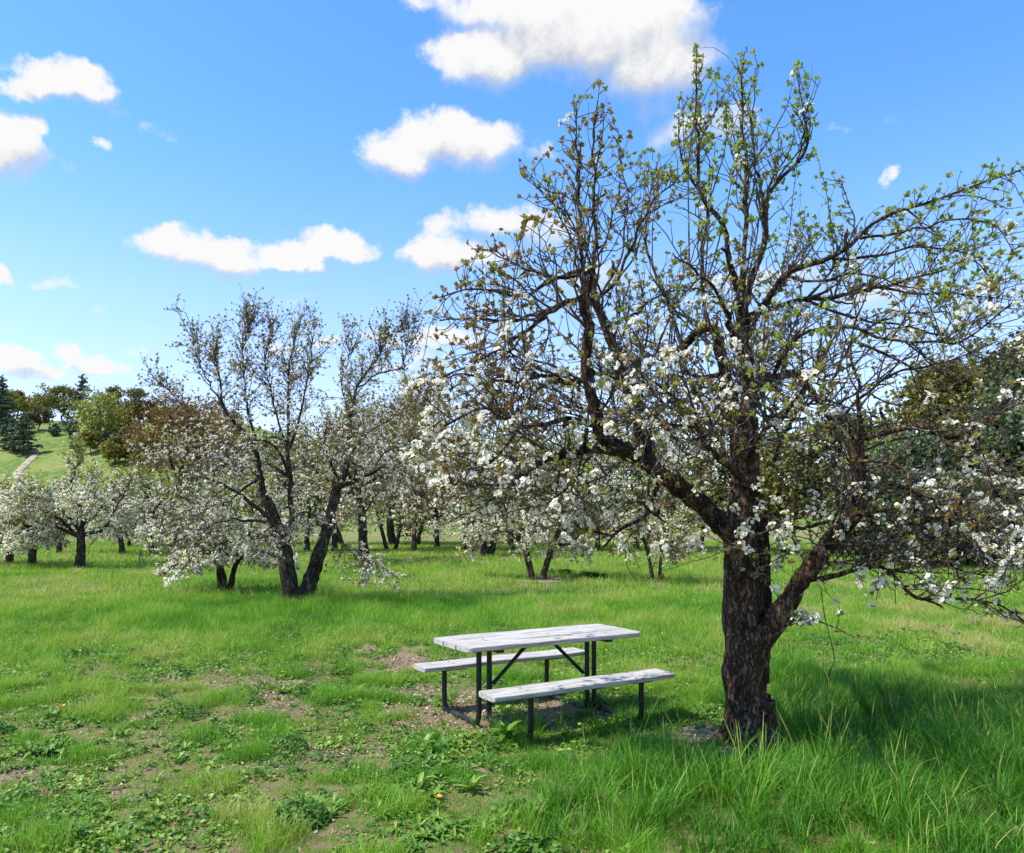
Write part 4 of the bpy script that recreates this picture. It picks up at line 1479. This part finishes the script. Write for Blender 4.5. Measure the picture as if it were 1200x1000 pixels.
def sow():
    r = np.random.default_rng(99)
    g = Geo()
    tg = Geo()
    for (n, y0, y1, w, segs) in ((430000, 3.7, 9, .0045, 2), (255000, 9, 17, .007, 2), (170000, 17, 32, .014, 2), (130000, 32, 64, .035, 2)):
        x, y = spread(n, y0, y1, r)
        q = np.stack([x, y], -1)
        ba, ta = bare(x, y), tall(x, y)
        lu, pa = blobs(x, y, LUSH, .3, 80), blobs(x, y, PALE, .4, 90)
        n1 = fbm(q * .9, 100, 4)
        n2 = fbm(q * 3.1, 110, 3)
        px, py = w2p(x, y)
        k = r.random(n) > np.clip(ba * 1.15, 0, .97)
        k &= r.random(n) < np.interp(n2 + .25 * (y > 9), [.32, .55], [.12, 1.0])
        depth = sstep(y, 8.5, 12)
        h = .035 + .05 * n1 + depth * (.05 + .07 * n1) + lu * .07 + sstep(n2, .53, .68) * .10 - pa * .03
        h = h * (1 - .45 * ba) * r.uniform(.55, 1.35, n)
        h = np.maximum(h, .02)
        tint = .47 + (n1 - .5) * .95 + (n2 - .5) * .45 - .2 * lu + .2 * pa + .10 * depth + r.normal(0, .11, n) - .12 * ta
        st = r.random(n) < .04 + .08 * pa + .08 * ba + .12 * (n2 < .42) * (y < 10)
        tint = np.where(st, .95, tint)
        k2 = k
        blades(g, x[k2], y[k2], h[k2], (w * r.uniform(.6, 1.4, n))[k2], r.uniform(.1, 1.0, n)[k2], tint[k2], r, segs)
    tag(g.build('grass', M['grass']), 'short spring grass of the orchard meadow', 'grass', kind='stuff')
    # the long grass in the right foreground and round the trunk
    cx, cy = spread(11000, 3.7, 10.5, r)
    cx = cx + .25
    t_ = tall(cx, cy)
    k = (r.random(len(cx)) < t_ * .75 + .03 * (cx > -.2) + .008) & (np.hypot(cx - HB[0], cy - HB[1]) > .26)
    cx, cy, t_ = cx[k], cy[k], t_[k]
    per = r.integers(18, 44, len(cx))
    i = np.repeat(np.arange(len(cx)), per)
    n = len(i)
    an, rr = r.uniform(0, 6.283, n), np.abs(r.normal(0, .045, n))
    x, y = cx[i] + np.cos(an) * rr, cy[i] + np.sin(an) * rr
    cl = fbm(np.stack([cx, cy], -1) * 1.9, 130, 3)
    hh = (.10 + .26 * t_ * np.interp(cl, [.3, .65], [.5, 1.3])) * r.uniform(.75, 1.2, len(cx))
    h = hh[i] * r.uniform(.5, 1.2, n)
    tc_ = .24 + (cl - .5) * .5 + r.normal(0, .08, len(cx))
    blades(tg, x, y, h, r.uniform(.004, .009, n), np.clip(r.uniform(.05, .9, n) + rr * 4, 0, 1.25), np.where(r.random(n) < .03, .9, tc_[i] + r.normal(0, .13, n)), r, 4, away=an)
    k = r.choice(len(cx), 240)
    sx, sy, hs_ = cx[k], cy[k], hh[k] * r.uniform(1.1, 1.5, 240)
    d = nrm(np.array([0, 0, 1.]) + r.normal(0, .2, (240, 3)))
    P = sprout(np.stack([sx, sy, gz(sx, sy)], -1), d, hs_, 7, r, .05, -.04)
    tubes(tg, P, np.tile(np.array([.0013, .0012, .0011, .001, .003, .0024, .0006]), (240, 1)), 4, .86)
    tag(tg.build('long_grass', M['grass']), 'long dark green grass growing round the foot of the big pear tree', 'grass', kind='stuff')


sow()


def strap(L, w, arch, r, K=5):
    """lanceolate leaf rising from the origin along +x"""
    t = np.linspace(0, 1, K)
    c = np.stack([t * (1 - .15 * t), 0 * t, arch * (t - t * t * 1.05)], -1) * L
    ww = w * np.sin(np.clip(t * .95 + .07, 0, 1) * 3.14) ** .8
    V = np.stack([c - np.stack([0 * t, ww, -.25 * ww], -1), c, c + np.stack([0 * t, ww, .25 * ww], -1)], 1).reshape(-1, 3)
    F = []
    for k in range(K - 1):
        for j in (0, 1):
            F.append((k * 3 + j, k * 3 + j + 1, k * 3 + j + 4, k * 3 + j + 3))
    return V, [np.array(F)]


def rosette(r, n, L, w, arch):
    ps = []
    for k in range(n):
        V, F = strap(L * r.uniform(.55, 1.1), w * r.uniform(.7, 1.2), arch * r.uniform(.4, 1.5), r)
        V = V @ ry(-r.uniform(0, .75)).T @ rz(k * 2.4 + r.uniform(-.4, .4)).T
        ps.append((V, F, r.normal(0, .1)))
    return merge(ps)


def mallow(r, n, R, leaf):
    """mound of small lobed leaves on thin stalks"""
    ps = []
    for k in range(n):
        th = r.uniform(0, 6.28)
        rr = R * math.sqrt(r.uniform(0, 1))
        hh = (.35 + .65 * (1 - (rr / R) ** 2)) * R * r.uniform(.35, .85)
        a = np.arange(7) / 7 * 6.283
        s = leaf * r.uniform(.6, 1.2)
        rad = s * np.where(np.arange(7) % 2 == 0, 1.0, .8)
        V = np.stack([np.cos(a) * rad, np.sin(a) * rad, .25 * s * np.cos(a * 2)], -1)
        A = rot_to(np.array([[math.cos(th) * rr / R * .6 + r.normal(0, .3), math.sin(th) * rr / R * .6 + r.normal(0, .3), 1.0]]), np.array([r.uniform(0, 6)]))[0]
        ps.append((V @ A.T + np.array([math.cos(th) * rr, math.sin(th) * rr, hh]), [np.arange(7)[None]], r.normal(0, .12)))
    return merge(ps)


_wr = np.random.default_rng(17)
ROS = [rosette(_wr, _wr.integers(7, 14), _wr.uniform(.07, .13), _wr.uniform(.006, .012), .6) for _ in range(8)]
CLO = [mallow(_wr, 12, .05, .011) for _ in range(6)]
MAL = [mallow(_wr, 46, .12, .02) for _ in range(5)]


def weeds():
    r = np.random.default_rng(77)
    g = Geo()
    # ground-hugging clover and small weeds all over the near turf
    x, y = spread(15000, 3.7, 11.5, r)
    q = np.stack([x, y], -1)
    k = (r.random(len(x)) < np.interp(fbm(q * 1.7, 140, 3), [.4, .6], [.1, 1])) & (bare(x, y) < .75) & (tall(x, y) < .5)
    x, y = x[k], y[k]
    pos = np.stack([x, y, gz(x, y)], -1)
    pick_scatter(g, CLO, pos, np.array([0, 0, 1.]) + r.normal(0, .12, pos.shape), r.uniform(.7, 1.8, len(x)), r, .45 + (fbm(np.stack([x, y], -1) * 2.3, 145, 3) - .5) * .7, .1)
    x, y = spread(2600, 3.7, 15, r)
    q = np.stack([x, y], -1)
    k = (r.random(len(x)) < np.interp(fbm(q * 1.1, 150, 3), [.42, .6], [.05, 1])) & (tall(x, y) < .5) & (bare(x, y) < .9)
    x, y = x[k], y[k]
    dk = []
    for (cx, cy, rx, ry, m_) in ((560, 866, 80, 20, 90), (500, 898, 60, 24, 60), (350, 960, 60, 26, 40), (530, 985, 80, 18, 40), (80, 885, 80, 40, 60), (100, 842, 50, 14, 40), (420, 815, 70, 14, 50), (330, 812, 50, 10, 30), (470, 940, 50, 24, 40), (230, 880, 60, 26, 30), (90, 975, 60, 24, 30), (640, 965, 60, 20, 25), (210, 770, 90, 12, 40), (980, 760, 200, 20, 60), (700, 700, 120, 14, 30)):
        m_ = int(m_ * 1.5)
        aa, bb = cx + rx * r.normal(0, .55, m_), cy + ry * r.normal(0, .55, m_)
        u, v_ = p2g(aa, np.clip(bb, 655, 1040))
        dk.append(np.stack([u, v_], -1))
    dk = np.concatenate(dk)
    nx_ = len(x)
    x, y = np.concatenate([x, dk[:, 0]]), np.concatenate([y, dk[:, 1]])
    sc_ = np.concatenate([r.uniform(.6, 1.5, nx_), r.uniform(.55, 1.25, len(dk))])
    pos = np.stack([x, y, gz(x, y)], -1)
    pick_scatter(g, ROS, pos, np.array([0, 0, 1.]) + r.normal(0, .12, pos.shape), sc_, r, .45 + (fbm(np.stack([x, y], -1) * 1.3, 155, 3) - .5) * .6, .1)
    x, y = spread(420, 3.7, 13, r)
    q = np.stack([x, y], -1)
    k = (r.random(len(x)) < np.interp(fbm(q * .9, 160, 3), [.45, .6], [.05, 1])) & (tall(x, y) < .4)
    x, y = x[k], y[k]
    pos = np.stack([x, y, gz(x, y)], -1)
    pick_scatter(g, MAL, pos, np.array([0, 0, 1.]) + r.normal(0, .1, pos.shape), r.uniform(.6, 1.3, len(x)), r, .3, .1)
    tag(g.build('ground_weeds', M['weed']), 'low clover and small broad-leaved weeds in the turf', 'weeds', kind='stuff')
    # bark chips and fallen leaves
    x, y = spread(150000, 3.7, 10, r)
    k = r.random(len(x)) < bare(x, y) ** 1.3 * .55 + .035 * (fbm(np.stack([x, y], -1) * 3.1, 110, 3) < .45) + .003
    px, py = w2p(x, y)
    k &= ~((px > 770) & (px < 890) & (py > 845) & (r.random(len(x)) < .8))
    x, y = x[k], y[k]
    n = len(x)
    pos = np.stack([x, y, gz(x, y) + r.uniform(.004, .022, n)], -1)
    d = nrm(np.array([0, 0, 1.]) + r.normal(0, .35, (n, 3)))
    A = rot_to(d, r.uniform(0, 6.28, n)) * (r.uniform(.010, .034, n))[:, None, None]
    qd = np.array([[-.7, -.2, 0], [.1, -.34, .1], [.7, .05, -.05], [0, .3, .12]])
    V = np.einsum('nij,vj->nvi', A, qd) + pos[:, None]
    c = Geo()
    c.add(V.reshape(-1, 3), np.arange(n * 4).reshape(n, 4), np.repeat(r.uniform(0, 1, n) ** 1.1, 4))
    tag(c.build('bark_chips', M['chips']), 'tan bark chips and fallen leaves littering the bare patches', 'litter', kind='stuff')


weeds()

# single weeds and tufts that stand out
WD = [
    ('dock', 'dark broad-leaved weed clump right below the near bench', 585, 866, 44, .24, .03, .36),
    ('dock', 'dark green weed clump at the left foot of the near bench', 505, 880, 34, .2, .026, .42),
    ('dock', 'leafy green weed clump left of the bark under the far bench', 480, 800, 12, .12, .02, .5),
    ('grass_rosette', 'bright strap-leaved rosette in the bottom left corner', 80, 985, 40, .2, .012, .4),
    ('dock', 'dark weed clump near the left edge with pale flat leaves', 62, 885, 24, .2, .026, .38),
    ('dock', 'dark weed clump with an orange flower behind the pale-leaved one', 62, 846, 18, .15, .022, .36),
    ('mallow', 'blue-green mallow mound in the turf left of the picnic table', 336, 878, 0, .2, .022, .28),
    ('mallow', 'grey-green mallow mound at the bottom, left of the table', 350, 970, 0, .22, .026, .33),
    ('dock', 'upright light green weed with pointed leaves below the table', 525, 935, 22, .2, .02, .62),
    ('dock', 'low weed rosette with broad leaves in the bottom middle', 640, 965, 16, .17, .024, .45),
    ('grass_rosette', 'bright green rosette left of the bark strip in the middle of the meadow', 420, 812, 24, .17, .014, .55),
    ('grass_rosette', 'green rosette beside the bark strip, smaller and further left', 330, 815, 20, .16, .014, .5),
    ('dock', 'small dark leafy weed under the hanging whip of the big tree', 988, 800, 18, .2, .03, .2),
    ('dock', 'dark leafy clump behind the bench near the two-stemmed pear tree', 690, 680, 34, .5, .06, .4),
    ('dock', 'low dark clump just right of the two-stemmed pear tree', 660, 674, 24, .4, .05, .3),
    ('straw_tuft', 'dry straw tuft at the foot of the thin young pear tree', 772, 692, 70, .5, .006, .5),
    ('straw_tuft', 'pale dry grass tuft right of the raised limb', 1138, 728, 60, .35, .006, .6),
    ('straw_tuft', 'tiny pale dry tuft in the grass by the far bench', 680, 768, 20, .14, .004, .6),
    ('long_grass_tuft', 'big tuft of arching long grass between the near bench and the trunk', 738, 925, 420, .36, .006, .36),
]
for i, (nm, lb, px, py, n, L, w, ti) in enumerate(WD):
    r = np.random.default_rng(800 + i)
    b = gbase(px, py)
    g = Geo()
    if nm in ('long_grass_tuft', 'straw_tuft'):
        k = L * (.55 if nm == 'long_grass_tuft' else .35)
        dx, dy = r.normal(0, k * .5, n), r.normal(0, k * .5, n)
        h = L * r.uniform(.6, 1.25, n) * np.exp(-(dx ** 2 + dy ** 2) / (2 * k * k))
        blades(g, b[0] + dx, b[1] + dy, h, w * r.uniform(.7, 1.4, n), r.uniform(.15, 1.2, n), ti + r.normal(0, .12, n), r, 5)
        m = M['grass'] if nm == 'long_grass_tuft' else M['straw']
        o = g.build(nm, m, origin=b)
    elif nm == 'mallow':
        for q in range(1):
            tm = mallow(r, 420, L * .8, w * .62)
            scatter(g, tm, b[None], np.array([[0, 0, 1.]]), [1.0], r, ti, .05)
        o = g.build(nm, M['weed'], origin=b)
    else:
        c = 3 if nm == 'dock' and L < .3 else 1
        for q in range(c):
            tm = rosette(r, max(6, n // c), L, w, .7)
            scatter(g, tm, b[None] + (r.normal(0, L * .5, (1, 3)) * [1, .6, 0] if c > 1 else 0), np.array([[0, 0, 1.]]), [1.0], r, ti, .06)
        if L > .3:
            for q in range(4):
                tm = rosette(r, n, L * .8, w, .9)
                scatter(g, tm, b[None] + r.normal(0, L * .4, (1, 3)) * [1, .6, 0], np.array([[0, 0, 1.]]), [1.0], r, ti, .06)
        o = g.build(nm, M['weed'], origin=b)
    tag(o, lb, 'grass tuft' if 'tuft' in nm else 'weed')

# a few orange poppies
for i, (px, py, wh) in enumerate(((72, 848, 'in the dark weed clump at the left edge'), (92, 778, 'farther up the meadow at left'), (512, 968, 'low in the weeds below the picnic table'))):
    b = gbase(px, py)
    fl = thing('poppy', b, 'small orange poppy flower ' + wh, 'flower')
    g = Geo()
    tubes(g, ev([(0, 0, 0), (.005, 0, .06), (.01, .004, .12)], 6)[None], np.full((1, 6), .0015), 4)
    g.build('stalk', M['weed'], fl)
    g = Geo()
    for k in range(4):
        V = np.array([[0, 0, 0], [.018, -.014, .012], [.026, 0, .018], [.018, .014, .012]]) @ rz(k * 1.571).T + [.01, .004, .12]
        g.add(V, np.array([[0, 1, 2, 3]]))
    g.build('flower_head', M['orange'], fl)

# green stake with the drip hose between the left trees, loop of black tubing under the thin young tree
b = gbase(164, 668)
st = thing('hose_stake', b, 'thin green stake with a drip hose trailing into the grass, between the trees at left', 'stake')
k = b[1] / FPX
g = Geo()
tubes(g, np.array([ev([(0, 0, -.1), (-.01, 0, .45), (.02, 0, 25 * k)], 8)]), np.full((1, 8), .022), 6)
g.build('stake', M['green_tube'], st)
g = Geo()
tubes(g, np.array([ev([(.02, 0, 24 * k), (.12, 0, 12 * k), (.35, -.1, 4 * k), (.75, -.5, .03), (.95, -.8, .02)], 14)]), np.full((1, 14), .014), 6)
g.build('hose', M['green_tube'], st)
c = ev([(733, 640, 0), (734, 660, 0), (742, 676, 0), (752, 684, 0), (762, 676, 0), (767, 660, 0), (770, 650, 0)], 24)
Y = gbase(770, 684)[1] - .4
P = p2w(c[:, 0], c[:, 1], Y)
g = Geo()
tubes(g, P[None], np.full((1, 24), .011), 6)
tag(g.build('irrigation_tube', M['tube'], origin=P[0], smooth=True), 'loop of thin black tubing hanging beside the thin young pear tree', 'tube')
